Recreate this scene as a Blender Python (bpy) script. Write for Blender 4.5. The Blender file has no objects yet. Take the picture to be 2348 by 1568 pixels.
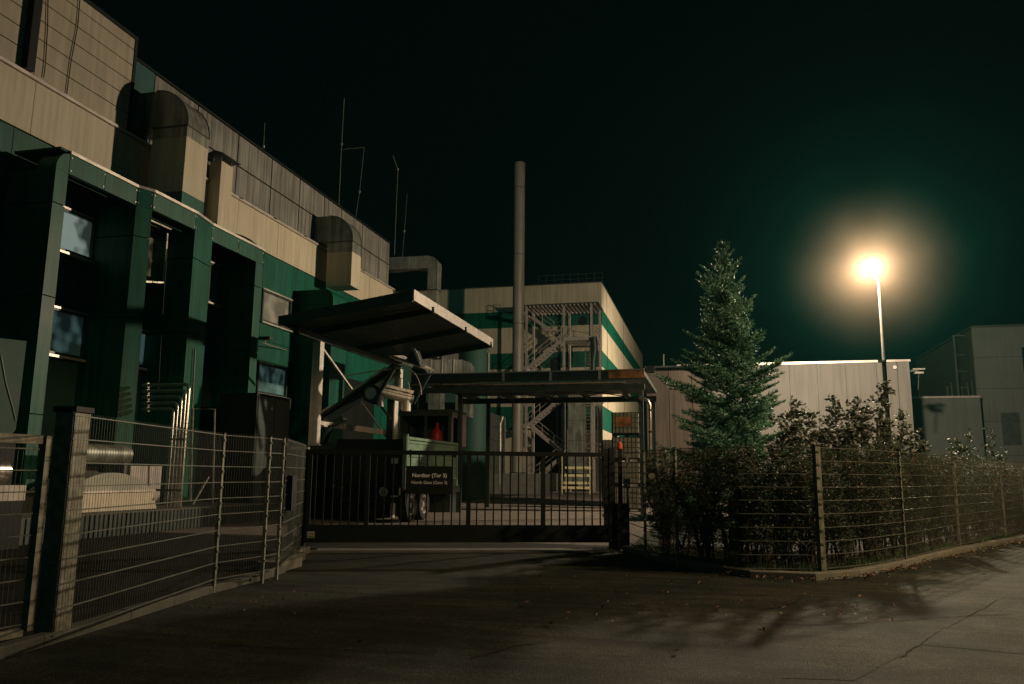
import bpy, math, random
from mathutils import Vector, Matrix
R = math.radians
random.seed(7)
sc = bpy.context.scene
COL = sc.collection

# ------------------------------------------------------------------ camera
YAW, PITCH, ROLL, EH = R(13.9), R(9.42), R(0.5), 1.55
cam_d = bpy.data.cameras.new('camera')
cam_d.lens = 28; cam_d.sensor_width = 36; cam_d.clip_start = 0.05; cam_d.clip_end = 2000
cam = bpy.data.objects.new('camera', cam_d); COL.objects.link(cam)
f0 = Vector((-math.sin(YAW), math.cos(YAW), 0)); r0 = Vector((math.cos(YAW), math.sin(YAW), 0)); up0 = Vector((0, 0, 1))
FW = f0*math.cos(PITCH) + up0*math.sin(PITCH)
U0 = -f0*math.sin(PITCH) + up0*math.cos(PITCH)
RT = r0*math.cos(ROLL) + U0*math.sin(ROLL)
UP = U0*math.cos(ROLL) - r0*math.sin(ROLL)
m = Matrix((RT, UP, -FW)).transposed().to_4x4(); m.translation = Vector((0, 0, EH))
cam.matrix_world = m
sc.camera = cam

# ------------------------------------------------------------------ world, exposure, lamps' settings
sc.view_settings.view_transform = 'Standard'
sc.view_settings.look = 'None'
sc.view_settings.exposure = 0.0
sc.view_settings.gamma = 1.0
sc.cycles.max_bounces = 6
sc.cycles.diffuse_bounces = 3
sc.cycles.volume_bounces = 0
sc.cycles.transparent_max_bounces = 24
sc.cycles.use_denoising = True
sc.cycles.sample_clamp_indirect = 3.0
sc.cycles.volume_step_rate = 4.0
w = bpy.data.worlds.new('World'); sc.world = w; w.use_nodes = True
wn, wl = w.node_tree.nodes, w.node_tree.links
bg = wn['Background']
tc = wn.new('ShaderNodeTexCoord'); sx = wn.new('ShaderNodeSeparateXYZ'); wl.new(tc.outputs['Generated'], sx.inputs[0])
mr = wn.new('ShaderNodeMapRange'); mr.inputs[1].default_value = 0.35; mr.inputs[2].default_value = -0.6
wl.new(sx.outputs['Y'], mr.inputs[0])
mx = wn.new('ShaderNodeMix'); mx.data_type = 'RGBA'
mx.inputs[6].default_value = (0.0004, 0.0016, 0.0015, 1)     # night sky ahead
mx.inputs[7].default_value = (0.0030, 0.030, 0.028, 1)      # skyglow of the town behind the camera
wl.new(mr.outputs[0], mx.inputs[0]); wl.new(mx.outputs[2], bg.inputs['Color'])
bg.inputs['Strength'].default_value = 1.0
LAMP_POWER, LAMP2_POWER, ADDED_LAMP_POWER = 39000, 7000, 20000
LAMP_COL = (1.0, 0.80, 0.55); LAMP2_COL = (1.0, 0.68, 0.37)
HAZE_DENSITY, HALO_DENSITY = 0.00012, 0.0095

# ------------------------------------------------------------------ helpers
FPX, CX, CY = 28/36*2347, 1173.5, 784.0
def P(u, v, x=None, y=None, z=None, d=None):
    """a point of the place seen at (u,v) of the photograph, on the real plane x=, y=, z= or at ground distance d"""
    D = FW + RT*((u-CX)/FPX) - UP*((v-CY)/FPX)
    if x is not None: t = x/D.x
    elif y is not None: t = y/D.y
    elif z is not None: t = (z-EH)/D.z
    else: t = d/D.dot(f0)
    return D*t + Vector((0, 0, EH))

ROOT = {}
class MB:
    def __init__(s): s.v = []; s.f = []
    def add(s, vs, fs):
        n = len(s.v); s.v += [tuple(p) for p in vs]; s.f += [tuple(i+n for i in q) for q in fs]; return s
    def box(s, x0, x1, y0, y1, z0, z1):
        x0, x1 = sorted((x0, x1)); y0, y1 = sorted((y0, y1)); z0, z1 = sorted((z0, z1))
        return s.add([(x0,y0,z0),(x1,y0,z0),(x1,y1,z0),(x0,y1,z0),(x0,y0,z1),(x1,y0,z1),(x1,y1,z1),(x0,y1,z1)],
                     [(0,3,2,1),(4,5,6,7),(0,1,5,4),(1,2,6,5),(2,3,7,6),(3,0,4,7)])
    def bar(s, a, b, w, h=None, up=(0,0,1)):
        a, b = Vector(a), Vector(b); h = h or w; d = (b-a)
        if d.length < 1e-6: return s
        d.normalize(); u = Vector(up)
        if abs(d.dot(u)) > .98: u = Vector((1,0,0)) if abs(d.x) < .9 else Vector((0,1,0))
        r = d.cross(u).normalized(); u = r.cross(d)
        vs = []
        for p in (a, b):
            for i, j in ((-1,-1),(1,-1),(1,1),(-1,1)): vs.append(p + r*(i*w/2) + u*(j*h/2))
        return s.add(vs, [(0,3,2,1),(4,5,6,7),(0,1,5,4),(1,2,6,5),(2,3,7,6),(3,0,4,7)])
    def tube(s, pts, rad, n=10, cap=True):
        pts = [Vector(p) for p in pts]
        rr = rad if isinstance(rad, (list, tuple)) else [rad]*len(pts)
        base = len(s.v); pr = None
        for i, p in enumerate(pts):
            d = (pts[min(i+1, len(pts)-1)] - pts[max(i-1, 0)]).normalized()
            if pr is None:
                u = Vector((0,0,1)) if abs(d.z) < .9 else Vector((1,0,0))
                pr = d.cross(u).normalized()
            pr = (pr - d*pr.dot(d)).normalized(); q = d.cross(pr)
            for k in range(n):
                a = 2*math.pi*k/n; s.v.append(tuple(p + (pr*math.cos(a) + q*math.sin(a))*rr[i]))
        for i in range(len(pts)-1):
            for k in range(n):
                a, b = base+i*n+k, base+i*n+(k+1)%n
                s.f.append((a, b, b+n, a+n))
        if cap:
            s.f.append(tuple(base+k for k in range(n))[::-1]); s.f.append(tuple(base+(len(pts)-1)*n+k for k in range(n)))
        return s
    def prism(s, poly, off):
        """poly: list of 3D points (planar), off: extrusion vector"""
        n = len(poly); off = Vector(off); a = [Vector(p) for p in poly]
        fs = [tuple(range(n))[::-1], tuple(range(n, 2*n))] + [(i, (i+1) % n, (i+1) % n+n, i+n) for i in range(n)]
        return s.add(a+[p+off for p in a], fs)
    def quad(s, *p): return s.add(p, [tuple(range(len(p)))])
    def build(s, name, mat, parent=None, smooth=False):
        o0 = ROOT.get(parent, Vector((0,0,0))) if parent else Vector((0,0,0))
        me = bpy.data.meshes.new(name)
        me.from_pydata([tuple(Vector(v)-o0) for v in s.v], [], s.f)
        me.update()
        import bmesh
        bm = bmesh.new(); bm.from_mesh(me); bmesh.ops.recalc_face_normals(bm, faces=bm.faces); bm.to_mesh(me); bm.free()
        if smooth:
            for p in me.polygons: p.use_smooth = True
            try: me.set_sharp_from_angle(angle=R(40))
            except Exception: pass
        me.materials.append(mat)
        o = bpy.data.objects.new(name, me); COL.objects.link(o)
        if parent: o.parent = parent; ROOT[o] = o0
        return o
def tag(o, label=None, cat=None, group=None, kind=None):
    for k, v in (('label', label), ('category', cat), ('group', group), ('kind', kind)):
        if v: o[k] = v
    return o
def thing(name, label, cat, loc, group=None):
    o = bpy.data.objects.new(name, None); COL.objects.link(o); o.empty_display_size = .3
    o.location = Vector(loc); ROOT[o] = Vector(loc)
    return tag(o, label, cat, group)
def copy_tree(o, parent=None):
    c = o.copy(); COL.objects.link(c); c.parent = parent
    for ch in list(o.children): copy_tree(ch, c)
    return c

# ------------------------------------------------------------------ materials
def mat(name, col, rough=.6, metal=0.0, var=.18, scale=1.5, bump=.0, bscale=30, streak=0.0, dirt=None, spec=.5, col2=None):
    mt = bpy.data.materials.new(name); mt.use_nodes = True
    nt = mt.node_tree; n, l = nt.nodes, nt.links; b = n['Principled BSDF']
    b.inputs['Roughness'].default_value = rough; b.inputs['Metallic'].default_value = metal
    b.inputs['Specular IOR Level'].default_value = spec
    tc = n.new('ShaderNodeTexCoord')
    nz = n.new('ShaderNodeTexNoise'); nz.inputs['Scale'].default_value = scale; nz.inputs['Detail'].default_value = 6
    l.new(tc.outputs['Object'], nz.inputs['Vector'])
    cr = n.new('ShaderNodeValToRGB')
    a = [max(0, c*(1-var)) for c in col]; c2 = col2 or [min(1, c*(1+var)) for c in col]
    cr.color_ramp.elements[0].position = .3; cr.color_ramp.elements[0].color = (*a, 1)
    cr.color_ramp.elements[1].position = .7; cr.color_ramp.elements[1].color = (*c2, 1)
    l.new(nz.outputs['Fac'], cr.inputs['Fac']); out = cr.outputs['Color']
    if streak:
        mp = n.new('ShaderNodeMapping'); mp.inputs['Scale'].default_value = (5, 5, .25)
        l.new(tc.outputs['Object'], mp.inputs['Vector'])
        n2 = n.new('ShaderNodeTexNoise'); n2.inputs['Scale'].default_value = 1.3; n2.inputs['Detail'].default_value = 4
        l.new(mp.outputs[0], n2.inputs['Vector'])
        m2 = n.new('ShaderNodeMix'); m2.data_type = 'RGBA'; m2.blend_type = 'MULTIPLY'; m2.inputs[0].default_value = 1
        r2 = n.new('ShaderNodeValToRGB'); r2.color_ramp.elements[0].position = .35; r2.color_ramp.elements[1].position = .62
        k = 1-streak; r2.color_ramp.elements[0].color = (k, k, k, 1); r2.color_ramp.elements[1].color = (1, 1, 1, 1)
        l.new(n2.outputs['Fac'], r2.inputs['Fac']); l.new(out, m2.inputs[6]); l.new(r2.outputs[0], m2.inputs[7]); out = m2.outputs[2]
    l.new(out, b.inputs['Base Color'])
    rr = n.new('ShaderNodeMapRange'); rr.inputs[3].default_value = max(.02, rough-.1); rr.inputs[4].default_value = min(1, rough+.12)
    l.new(nz.outputs['Fac'], rr.inputs[0]); l.new(rr.outputs[0], b.inputs['Roughness'])
    if bump:
        n3 = n.new('ShaderNodeTexNoise'); n3.inputs['Scale'].default_value = bscale; n3.inputs['Detail'].default_value = 5
        l.new(tc.outputs['Object'], n3.inputs['Vector'])
        bp = n.new('ShaderNodeBump'); bp.inputs['Strength'].default_value = bump; bp.inputs['Distance'].default_value = .02
        l.new(n3.outputs['Fac'], bp.inputs['Height']); l.new(bp.outputs[0], b.inputs['Normal'])
    return mt
M = dict(
    beige=mat('beige_panel', (.48,.42,.31), .6, var=.09, scale=.5, bump=.08, bscale=5, streak=.2),
    beige2=mat('beige_cladding', (.36,.31,.23), .6, var=.1, scale=.7, streak=.22),
    green=mat('green_panel', (.003,.098,.062), .5, var=.14, scale=.6, streak=.45, bump=.06, bscale=3, spec=.3),
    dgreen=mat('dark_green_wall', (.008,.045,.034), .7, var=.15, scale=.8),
    greyclad=mat('grey_cladding', (.20,.195,.175), .5, var=.2, scale=.8, streak=.55),
    teal=mat('teal_panel', (.03,.09,.085), .4, var=.1),
    cap=mat('capping_metal', (.62,.55,.50), .38, metal=.6, var=.12, scale=3),
    duct=mat('galvanised_duct', (.26,.27,.23), .45, metal=.5, var=.3, scale=1.6, streak=.5),
    galv=mat('galvanised_steel', (.15,.155,.12), .55, metal=.3, var=.5, scale=11, bump=.04, bscale=40),
    wire=mat('fence_wire', (.085,.098,.08), .5, metal=.3, var=.2, scale=6),
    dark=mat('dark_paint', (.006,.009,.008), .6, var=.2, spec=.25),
    black=mat('black_rubber', (.012,.012,.012), .8, var=.3, scale=9, bump=.2, bscale=60),
    steel=mat('painted_steel', (.38,.34,.31), .45, metal=.3, var=.12, scale=4, streak=.15),
    dsteel=mat('dark_steel', (.05,.065,.06), .45, metal=.4, var=.2, scale=4),
    pipe=mat('bright_pipe', (.45,.42,.36), .28, metal=.9, var=.15, scale=5),
    frame=mat('window_frame', (.03,.045,.042), .35, var=.1),
    concrete=mat('concrete', (.115,.115,.096), .85, var=.22, scale=3, bump=.4, bscale=45),
    wall=mat('grey_hall_cladding', (.17,.155,.14), .55, var=.06, scale=.5, streak=.22),
    annex=mat('annex_cladding', (.12,.095,.08), .5, var=.12, scale=.7, streak=.35),
    tower=mat('concrete_tower', (.09,.105,.095), .8, var=.12, scale=.7, streak=.15),
    yellow=mat('yellow_paint', (.72,.62,.34), .5, var=.15, scale=6),
    trailer=mat('pale_green_paint', (.17,.28,.19), .4, var=.18, scale=4, streak=.2),
    red=mat('red_paint', (.32,.006,.01), .5, var=.1),
    white=mat('white_print', (.75,.74,.68), .6, var=.05),
    ibc=mat('ibc_plastic', (.30,.30,.24), .45, var=.2, scale=3),
    bark=mat('bark', (.045,.032,.022), .9, var=.3, scale=12, bump=.6, bscale=50),
    rust=mat('copper_tinted_metal', (.55,.24,.11), .35, metal=.4, var=.6, scale=3),
    roofsheet=mat('corrugated_roof', (.16,.16,.145), .4, metal=.4, var=.2, scale=3),
    tar=mat('crack_tar', (.012,.012,.011), .95, var=.3, spec=.05),
    stack=mat('stack_steel', (.24,.22,.185), .5, metal=.2, var=.12, scale=1, streak=.25),
    shaded_kerb=mat('shaded_kerb_concrete', (.055,.062,.05), .9, var=.3, scale=3, bump=.4, bscale=45),  # concrete darkened to put shade into the left kerb
    paving=mat('yard_paving', (.13,.105,.088), .85, var=.25, scale=2.2, bump=.3, bscale=30),
    lsteel=mat('pale_steel', (.70,.64,.57), .4, metal=.15, var=.12, scale=4, streak=.2),
    soil=mat('soil', (.030,.028,.018), .95, var=.4, scale=6, bump=.8, bscale=25),
)
def glass(name, col, rough=.08):
    mt = bpy.data.materials.new(name); mt.use_nodes = True; n, l = mt.node_tree.nodes, mt.node_tree.links
    b = n['Principled BSDF']; b.inputs['Roughness'].default_value = rough; b.inputs['IOR'].default_value = 1.6
    b.inputs['Specular IOR Level'].default_value = 1.0
    tc = n.new('ShaderNodeTexCoord'); nz = n.new('ShaderNodeTexNoise'); nz.inputs['Scale'].default_value = 1.1
    l.new(tc.outputs['Object'], nz.inputs['Vector'])
    cr = n.new('ShaderNodeValToRGB'); cr.color_ramp.elements[0].position = .4; cr.color_ramp.elements[1].position = .65
    cr.color_ramp.elements[0].color = (*[c*.45 for c in col], 1); cr.color_ramp.elements[1].color = (*col, 1)
    l.new(nz.outputs['Fac'], cr.inputs['Fac']); l.new(cr.outputs[0], b.inputs['Base Color'])
    return mt
M['glass'] = glass('window_glass', (.10,.15,.14)); M['blind'] = glass('window_blind', (.36,.36,.32), .3)
def glowglass(name, col, st):  # faint glow painted on panes so they show in the dark
    mt = glass(name, col, .12); b = mt.node_tree.nodes['Principled BSDF']; n, l = mt.node_tree.nodes, mt.node_tree.links
    tc = n.new('ShaderNodeTexCoord'); nz = n.new('ShaderNodeTexNoise'); nz.inputs['Scale'].default_value = 1.6; nz.inputs['Detail'].default_value = 1; l.new(tc.outputs['Object'], nz.inputs['Vector'])
    cr = n.new('ShaderNodeValToRGB'); cr.color_ramp.elements[0].position = .42; cr.color_ramp.elements[1].position = .58
    cr.color_ramp.elements[0].color = (*[c*.12 for c in col], 1); cr.color_ramp.elements[1].color = (*col, 1)
    l.new(nz.outputs['Fac'], cr.inputs['Fac']); l.new(cr.outputs[0], b.inputs['Emission Color']); b.inputs['Emission Strength'].default_value = st
    return mt
M['pane_glow1'] = glowglass('pale_glow_pane', (.42,.52,.46), .42); M['pane_glow2'] = glowglass('teal_glow_pane', (.18,.34,.33), .16); M['pane_glow3'] = glowglass('warm_glow_pane', (.45,.38,.22), .2)  # glow added to the glass itself, no lit rooms behind
M['dglass'] = glass('dark_glass', (.015,.02,.02))
def leafmat(name, stops, rough=.4, scale=14, trans=.15):
    mt = bpy.data.materials.new(name); mt.use_nodes = True; n, l = mt.node_tree.nodes, mt.node_tree.links
    b = n['Principled BSDF']; b.inputs['Roughness'].default_value = rough
    tc = n.new('ShaderNodeTexCoord'); nz = n.new('ShaderNodeTexWhiteNoise')
    sn = n.new('ShaderNodeVectorMath'); sn.operation = 'SNAP'; sn.inputs[1].default_value = (1/scale,)*3
    l.new(tc.outputs['Object'], sn.inputs[0]); l.new(sn.outputs[0], nz.inputs['Vector'])
    cr = n.new('ShaderNodeValToRGB')
    while len(cr.color_ramp.elements) < len(stops): cr.color_ramp.elements.new(.5)
    for e, (p, c) in zip(cr.color_ramp.elements, stops): e.position = p; e.color = (*c, 1)
    l.new(nz.outputs['Value'], cr.inputs['Fac']); l.new(cr.outputs[0], b.inputs['Base Color'])
    tr = n.new('ShaderNodeBsdfTranslucent'); l.new(cr.outputs[0], tr.inputs['Color'])
    ms = n.new('ShaderNodeMixShader'); ms.inputs[0].default_value = trans
    out = n['Material Output']; l.new(b.outputs[0], ms.inputs[1]); l.new(tr.outputs[0], ms.inputs[2]); l.new(ms.outputs[0], out.inputs['Surface'])
    return mt
M['needle'] = leafmat('fir_needles', [(0,(.03,.10,.06)),(.6,(.085,.23,.145)),(1,(.24,.41,.29))], .5)
M['leaf'] = leafmat('hedge_leaves', [(0,(.010,.038,.018)),(.7,(.035,.095,.045)),(.92,(.12,.11,.04)),(1,(.24,.12,.05))], .62)
M['gloss'] = leafmat('laurel_leaves', [(0,(.03,.055,.035)),(.7,(.07,.10,.065)),(1,(.20,.15,.12))], .55)
M['litter'] = leafmat('dry_leaves', [(0,(.03,.02,.012)),(.6,(.10,.055,.03)),(1,(.42,.26,.14))], .7, 20)
M['grass'] = leafmat('grass_blades', [(0,(.02,.05,.015)),(1,(.06,.12,.03))], .5, 20)
def emis(name, col, st, mixt=0.0):
    mt = bpy.data.materials.new(name); mt.use_nodes = True; n, l = mt.node_tree.nodes, mt.node_tree.links
    n.remove(n['Principled BSDF']); e = n.new('ShaderNodeEmission'); e.inputs[0].default_value = (*col, 1); e.inputs[1].default_value = st
    o = n['Material Output']
    if mixt:
        t = n.new('ShaderNodeBsdfTransparent'); ms = n.new('ShaderNodeMixShader'); ms.inputs[0].default_value = mixt
        l.new(e.outputs[0], ms.inputs[1]); l.new(t.outputs[0], ms.inputs[2]); l.new(ms.outputs[0], o.inputs['Surface'])
    else: l.new(e.outputs[0], o.inputs['Surface'])
    return mt
# asphalt: aggregate, tyre-swept streaks, patches
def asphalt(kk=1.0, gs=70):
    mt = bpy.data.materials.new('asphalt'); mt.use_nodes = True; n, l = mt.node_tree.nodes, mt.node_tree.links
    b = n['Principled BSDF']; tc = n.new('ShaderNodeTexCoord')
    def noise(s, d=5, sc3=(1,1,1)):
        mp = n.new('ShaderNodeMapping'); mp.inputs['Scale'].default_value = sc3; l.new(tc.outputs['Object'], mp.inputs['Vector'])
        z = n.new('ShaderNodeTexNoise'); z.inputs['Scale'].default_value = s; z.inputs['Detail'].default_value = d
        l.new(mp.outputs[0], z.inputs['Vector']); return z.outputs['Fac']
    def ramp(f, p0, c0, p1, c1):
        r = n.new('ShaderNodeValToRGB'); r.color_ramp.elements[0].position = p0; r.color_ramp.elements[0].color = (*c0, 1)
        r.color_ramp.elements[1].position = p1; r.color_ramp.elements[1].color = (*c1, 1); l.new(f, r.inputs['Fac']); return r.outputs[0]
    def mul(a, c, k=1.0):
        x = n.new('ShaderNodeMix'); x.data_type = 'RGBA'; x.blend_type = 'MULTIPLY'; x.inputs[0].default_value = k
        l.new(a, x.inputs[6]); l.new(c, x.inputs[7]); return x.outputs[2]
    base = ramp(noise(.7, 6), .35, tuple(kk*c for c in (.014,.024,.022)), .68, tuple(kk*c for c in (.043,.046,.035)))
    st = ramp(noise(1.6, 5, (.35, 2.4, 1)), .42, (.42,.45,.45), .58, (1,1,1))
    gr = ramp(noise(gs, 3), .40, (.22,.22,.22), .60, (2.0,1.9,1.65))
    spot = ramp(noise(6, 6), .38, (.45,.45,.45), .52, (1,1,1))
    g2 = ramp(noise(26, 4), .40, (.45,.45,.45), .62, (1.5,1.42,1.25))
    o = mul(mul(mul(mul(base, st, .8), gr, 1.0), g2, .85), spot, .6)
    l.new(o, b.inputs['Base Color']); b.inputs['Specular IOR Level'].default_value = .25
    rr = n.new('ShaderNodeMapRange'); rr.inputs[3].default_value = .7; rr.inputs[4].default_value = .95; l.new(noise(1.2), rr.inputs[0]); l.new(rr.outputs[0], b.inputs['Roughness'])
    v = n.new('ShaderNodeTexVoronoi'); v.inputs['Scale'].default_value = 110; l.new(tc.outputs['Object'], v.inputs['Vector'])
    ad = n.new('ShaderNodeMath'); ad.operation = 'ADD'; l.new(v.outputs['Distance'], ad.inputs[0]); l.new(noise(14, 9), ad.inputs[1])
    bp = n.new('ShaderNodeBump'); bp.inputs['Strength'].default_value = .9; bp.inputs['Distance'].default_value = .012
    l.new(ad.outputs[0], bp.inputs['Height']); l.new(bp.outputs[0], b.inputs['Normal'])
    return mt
M['asphalt'] = asphalt()
M['asphalt_patch'] = asphalt(.72, 95); M['asphalt_patch2'] = asphalt(1.0, 52)

# ------------------------------------------------------------------ ground
g = MB(); N = 40
g.quad((-400,-60,0),(400,-60,0),(400,700,0),(-400,700,0))
tag(g.build('asphalt_ground', M['asphalt']), kind='structure')
# apron strip in front of the gate (lighter, worn concrete threshold)
ga, gb = P(697,1243,z=.15), P(1395,1243,z=.15)
gd = (gb-ga); gd.z = 0; GL = gd.length; gd.normalize(); gn = Vector((gd.y, -gd.x, 0))   # gn points to the camera
if gn.y > 0: gn = -gn
G0 = Vector((ga.x, ga.y, 0)); G1 = Vector((gb.x, gb.y, 0))
th = MB(); a_, b_ = G0-gd*.3, G1+gd*.35
th.prism([a_-gn*.35, b_-gn*.35, b_+gn*.62, a_+gn*.62], (0,0,.006))
tag(th.build('concrete_threshold', M['concrete']), kind='structure')
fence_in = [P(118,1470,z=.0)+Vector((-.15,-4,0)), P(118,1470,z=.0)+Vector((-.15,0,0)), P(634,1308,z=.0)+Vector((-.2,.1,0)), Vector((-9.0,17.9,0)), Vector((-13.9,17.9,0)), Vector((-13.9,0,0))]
for nm, pts, mm in (('asphalt_patch', [(1180,1345),(1420,1350),(1500,1400),(1190,1392)], 'patch'), ('asphalt_patch', [(1850,1436),(2330,1412),(2347,1500),(2110,1478),(1960,1560),(1790,1555)], 'patch2'), ('asphalt_patch', [(640,1376),(1050,1396),(1000,1500),(500,1480)], 'patch')):
    c = MB(); c.quad(*[tuple(P(u, v, z=0).xy)+(.003,) for u, v in pts]); tag(c.build(nm, M['asphalt_'+mm]), kind='structure')
M['asphalt_shade'] = asphalt(.26, 80)  # asphalt darkened to stand in for shade in the left yard
c = MB(); c.quad(*[(x,y,.003) for x, y in [tuple(q.xy) for q in fence_in]]); tag(c.build('yard_shade_sheet', M['asphalt_shade']), kind='structure')
yp = MB()
for i in range(12):
    for j in range(14):
        x0_, x1_ = -13.9+1.35*i, -13.9+1.35*(i+1); y0_, y1_ = 18.2+4.2*j, 18.2+4.2*(j+1)
        if x1_ > -1.2 and y0_ < 30: continue
        yp.quad((x0_+.01,y0_+.01,.003),(x1_-.01,y0_+.01,.003),(x1_-.01,y1_-.01,.003),(x0_+.01,y1_-.01,.003))
tag(yp.build('yard_paving', M['paving']), kind='structure')
# cracks and joints in the asphalt
def crack(pts, wd=.007):
    c = MB(); random.seed(len(pts)*17+int(abs(pts[0][0])))
    q = [P(u, v, z=0) for u, v in pts]; fine = []
    for a, b in zip(q, q[1:]):
        k = max(2, int((b-a).length/.06))
        for i in range(k): fine.append(a.lerp(b, i/k))
    L = []; off = 0
    for i, p in enumerate(fine[:-1]):
        d = (fine[i+1]-p).normalized(); nn = Vector((-d.y, d.x, 0)); off = off*.85+random.uniform(-.012,.012)
        ww = wd*random.uniform(.4,1.5); L.append((p+nn*(off-ww), p+nn*(off+ww)))
    for (a, b), (c1, d1) in zip(L, L[1:]):
        c.quad(*( (p.x,p.y,.004) for p in (a,b,d1,c1)))
    return c
for nm, pts in (('pavement_crack', [(2060,1508),(2110,1476),(2200,1425),(2290,1373)]), ('pavement_crack', [(1700,1432),(1770,1430),(1850,1434),(1950,1430),(2060,1424),(2150,1416),(2347,1408)]),
                ('pavement_crack', [(700,1373),(860,1386),(1100,1394),(1300,1402)]), ('pavement_crack', [(650,1345),(900,1348),(1250,1360)]),
                ('pavement_crack', [(1720,1400),(1790,1392),(1850,1370)]), ('pavement_crack', [(1080,1510),(1180,1480),(1290,1470)])):
    tag(crack(pts).build(nm, M['tar']), kind='structure')

# ------------------------------------------------------------------ kerbs
def kerb(pts, wd, h, gap=.008, ln=.95, side=1, name='kerb', matl='concrete'):
    k = MB(); P2 = [Vector((p[0], p[1], 0)) for p in pts]
    for a, b in zip(P2, P2[1:]):
        L = (b-a).length; n_ = max(1, round(L/ln)); d = (b-a).normalized(); nn = Vector((-d.y, d.x, 0))*side
        for i in range(n_):
            s0, s1 = a.lerp(b, i/n_)+d*gap/2, a.lerp(b, (i+1)/n_)-d*gap/2
            hh = h+random.uniform(-.006,.006); c = .015
            sec = [(0,-.05),(0,hh-c),(c,hh),(wd,hh),(wd,-.05)]
            vs = [s0+nn*x+Vector((0,0,z)) for x, z in sec]
            k.prism(vs, s1-s0)
    return tag(k.build(name, M[matl]), kind='structure')
kR = [P(*p, z=0) for p in ((1425,1262),(1500,1287),(1600,1307),(1720,1325),(1870,1331),(1970,1323),(2070,1301),(2200,1269),(2347,1240))]
d_ = (kR[-1]-kR[-2]).normalized(); kR.append(kR[-1]+d_*14)
kerb(kR, .16, .11)
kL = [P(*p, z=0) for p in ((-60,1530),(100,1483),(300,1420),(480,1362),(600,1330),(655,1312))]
kerb(kL, .13, .10, matl='shaded_kerb')
kG = [P(*p, z=0) for p in ((655,1312),(664,1297),(676,1281),(690,1264))]
for i, (a, b) in enumerate(zip(kG, kG[1:])):
    kb = MB(); mid = a.lerp(b, .5); d = Vector((1,.12,0)).normalized(); e = Vector((-.12,1,0))
    kb.prism([mid-d*.35+e*-.42+Vector((0,0,0)), mid+d*.07+e*-.42, mid+d*.07+e*.42, mid-d*.35+e*.42], (0,0,.15-.015*i))
    tag(kb.build('kerb_block', M['concrete']), kind='structure')
# planted strip behind the right kerb
bed = MB(); inner = []
for i, p in enumerate(kR):
    a = kR[max(i-1,0)]; b = kR[min(i+1,len(kR)-1)]; d = (b-a).normalized(); nn = Vector((-d.y, d.x, 0))
    inner.append((p+nn*.165, p+nn*2.1))
for (a, b), (c, d) in zip(inner, inner[1:]):
    bed.quad((a.x,a.y,.085),(c.x,c.y,.085),(d.x,d.y,.05),(b.x,b.y,.05))
tag(bed.build('planting_soil', M['soil']), kind='structure')

# ------------------------------------------------------------------ mesh fences
MESHCACHE = {}
def fence_panel(a, b, z0, z1, parent, vstep=.05, bars=10, wr=.0013, hr=.0052):
    m_ = MB(); a, b = Vector(a), Vector(b); a.z = b.z = 0; L = (b-a).length; d = (b-a).normalized(); n_ = max(1, int(L/vstep))
    nn = Vector((-d.y, d.x, 0))
    for i in range(n_+1):
        p = a.lerp(b, i/n_); m_.bar(p+Vector((0,0,z0)), p+Vector((0,0,z1+.03)), wr*2)
    hs = [z0+.02+(z1-z0-.02)*k/(bars-1) for k in range(bars)]
    for h in hs:
        for s in (-1, 1):
            o = nn*(wr+hr)*s; m_.bar(a+o+Vector((0,0,h)), b+o+Vector((0,0,h)), hr*2)
    return m_.build('mesh_panel', M['wire'], parent)
def fence_post(p, z1, parent, wd=.06, dp=.04, ang=0, base=True):
    m_ = MB(); c, s = math.cos(ang), math.sin(ang); r = Vector((c, s, 0)); f = Vector((-s, c, 0)); p = Vector((p[0], p[1], 0))
    m_.prism([p-r*wd/2-f*dp/2, p+r*wd/2-f*dp/2, p+r*wd/2+f*dp/2, p-r*wd/2+f*dp/2], (0,0,z1))
    o = m_.build('post', M['galv'], parent)
    k = MB(); k.prism([p-r*(wd/2+.006)-f*(dp/2+.006)+Vector((0,0,z1+.001)), p+r*(wd/2+.006)-f*(dp/2+.006)+Vector((0,0,z1+.001)), p+r*(wd/2+.006)+f*(dp/2+.006)+Vector((0,0,z1+.001)), p-r*(wd/2+.006)+f*(dp/2+.006)+Vector((0,0,z1+.001))], (0,0,.012))
    k.build('post_cap', M['dark'], o)
    cl = MB()
    for i in range(9):
        z = .3+i*(z1-.4)/8; cl.prism([p+f*(-dp/2-.012)-r*.028+Vector((0,0,z)), p+f*(-dp/2-.012)+r*.028+Vector((0,0,z)), p+f*(-dp/2-.0005)+r*.028+Vector((0,0,z)), p+f*(-dp/2-.0005)-r*.028+Vector((0,0,z))], (0,0,.03))
    cl.build('clamp', M['wire'], o)
    return o
FT = 2.03
fl = [P(118,1470,z=.13), P(490,1335,z=.13), P(601,1316,z=.13), P(634,1308,z=.13)]
fL = thing('mesh_fence', 'long galvanised mesh fence on the low kerb left of the dark sliding gate', 'fence', (fl[0].x, fl[0].y, 0))
for a, b in zip(fl, fl[1:]): fence_panel(a, b, .15, FT, fL)
aL = math.atan2(fl[1].y-fl[0].y, fl[1].x-fl[0].x)
for p in fl[1:]: fence_post(p, FT+.02, fL, ang=aL)
fl2 = [fl[3]+Vector((.02,.06,0)), P(689,1262,z=.15)]
fL2 = thing('mesh_fence', 'short mesh fence panel angled back from the corner to the dark gate post', 'fence', (fl2[0].x, fl2[0].y, 0))
fence_panel(fl2[0], fl2[1], .18, FT, fL2)
fence_post(fl2[1]+Vector((-.03,-.05,0)), FT, fL2, ang=math.atan2(fl2[1].y-fl2[0].y, fl2[1].x-fl2[0].x))
bx = MB(); q = fl2[0].lerp(fl2[1], .12); bx.box(q.x-.02, q.x+.14, q.y-.1, q.y+.05, .98, 1.5)
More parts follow.
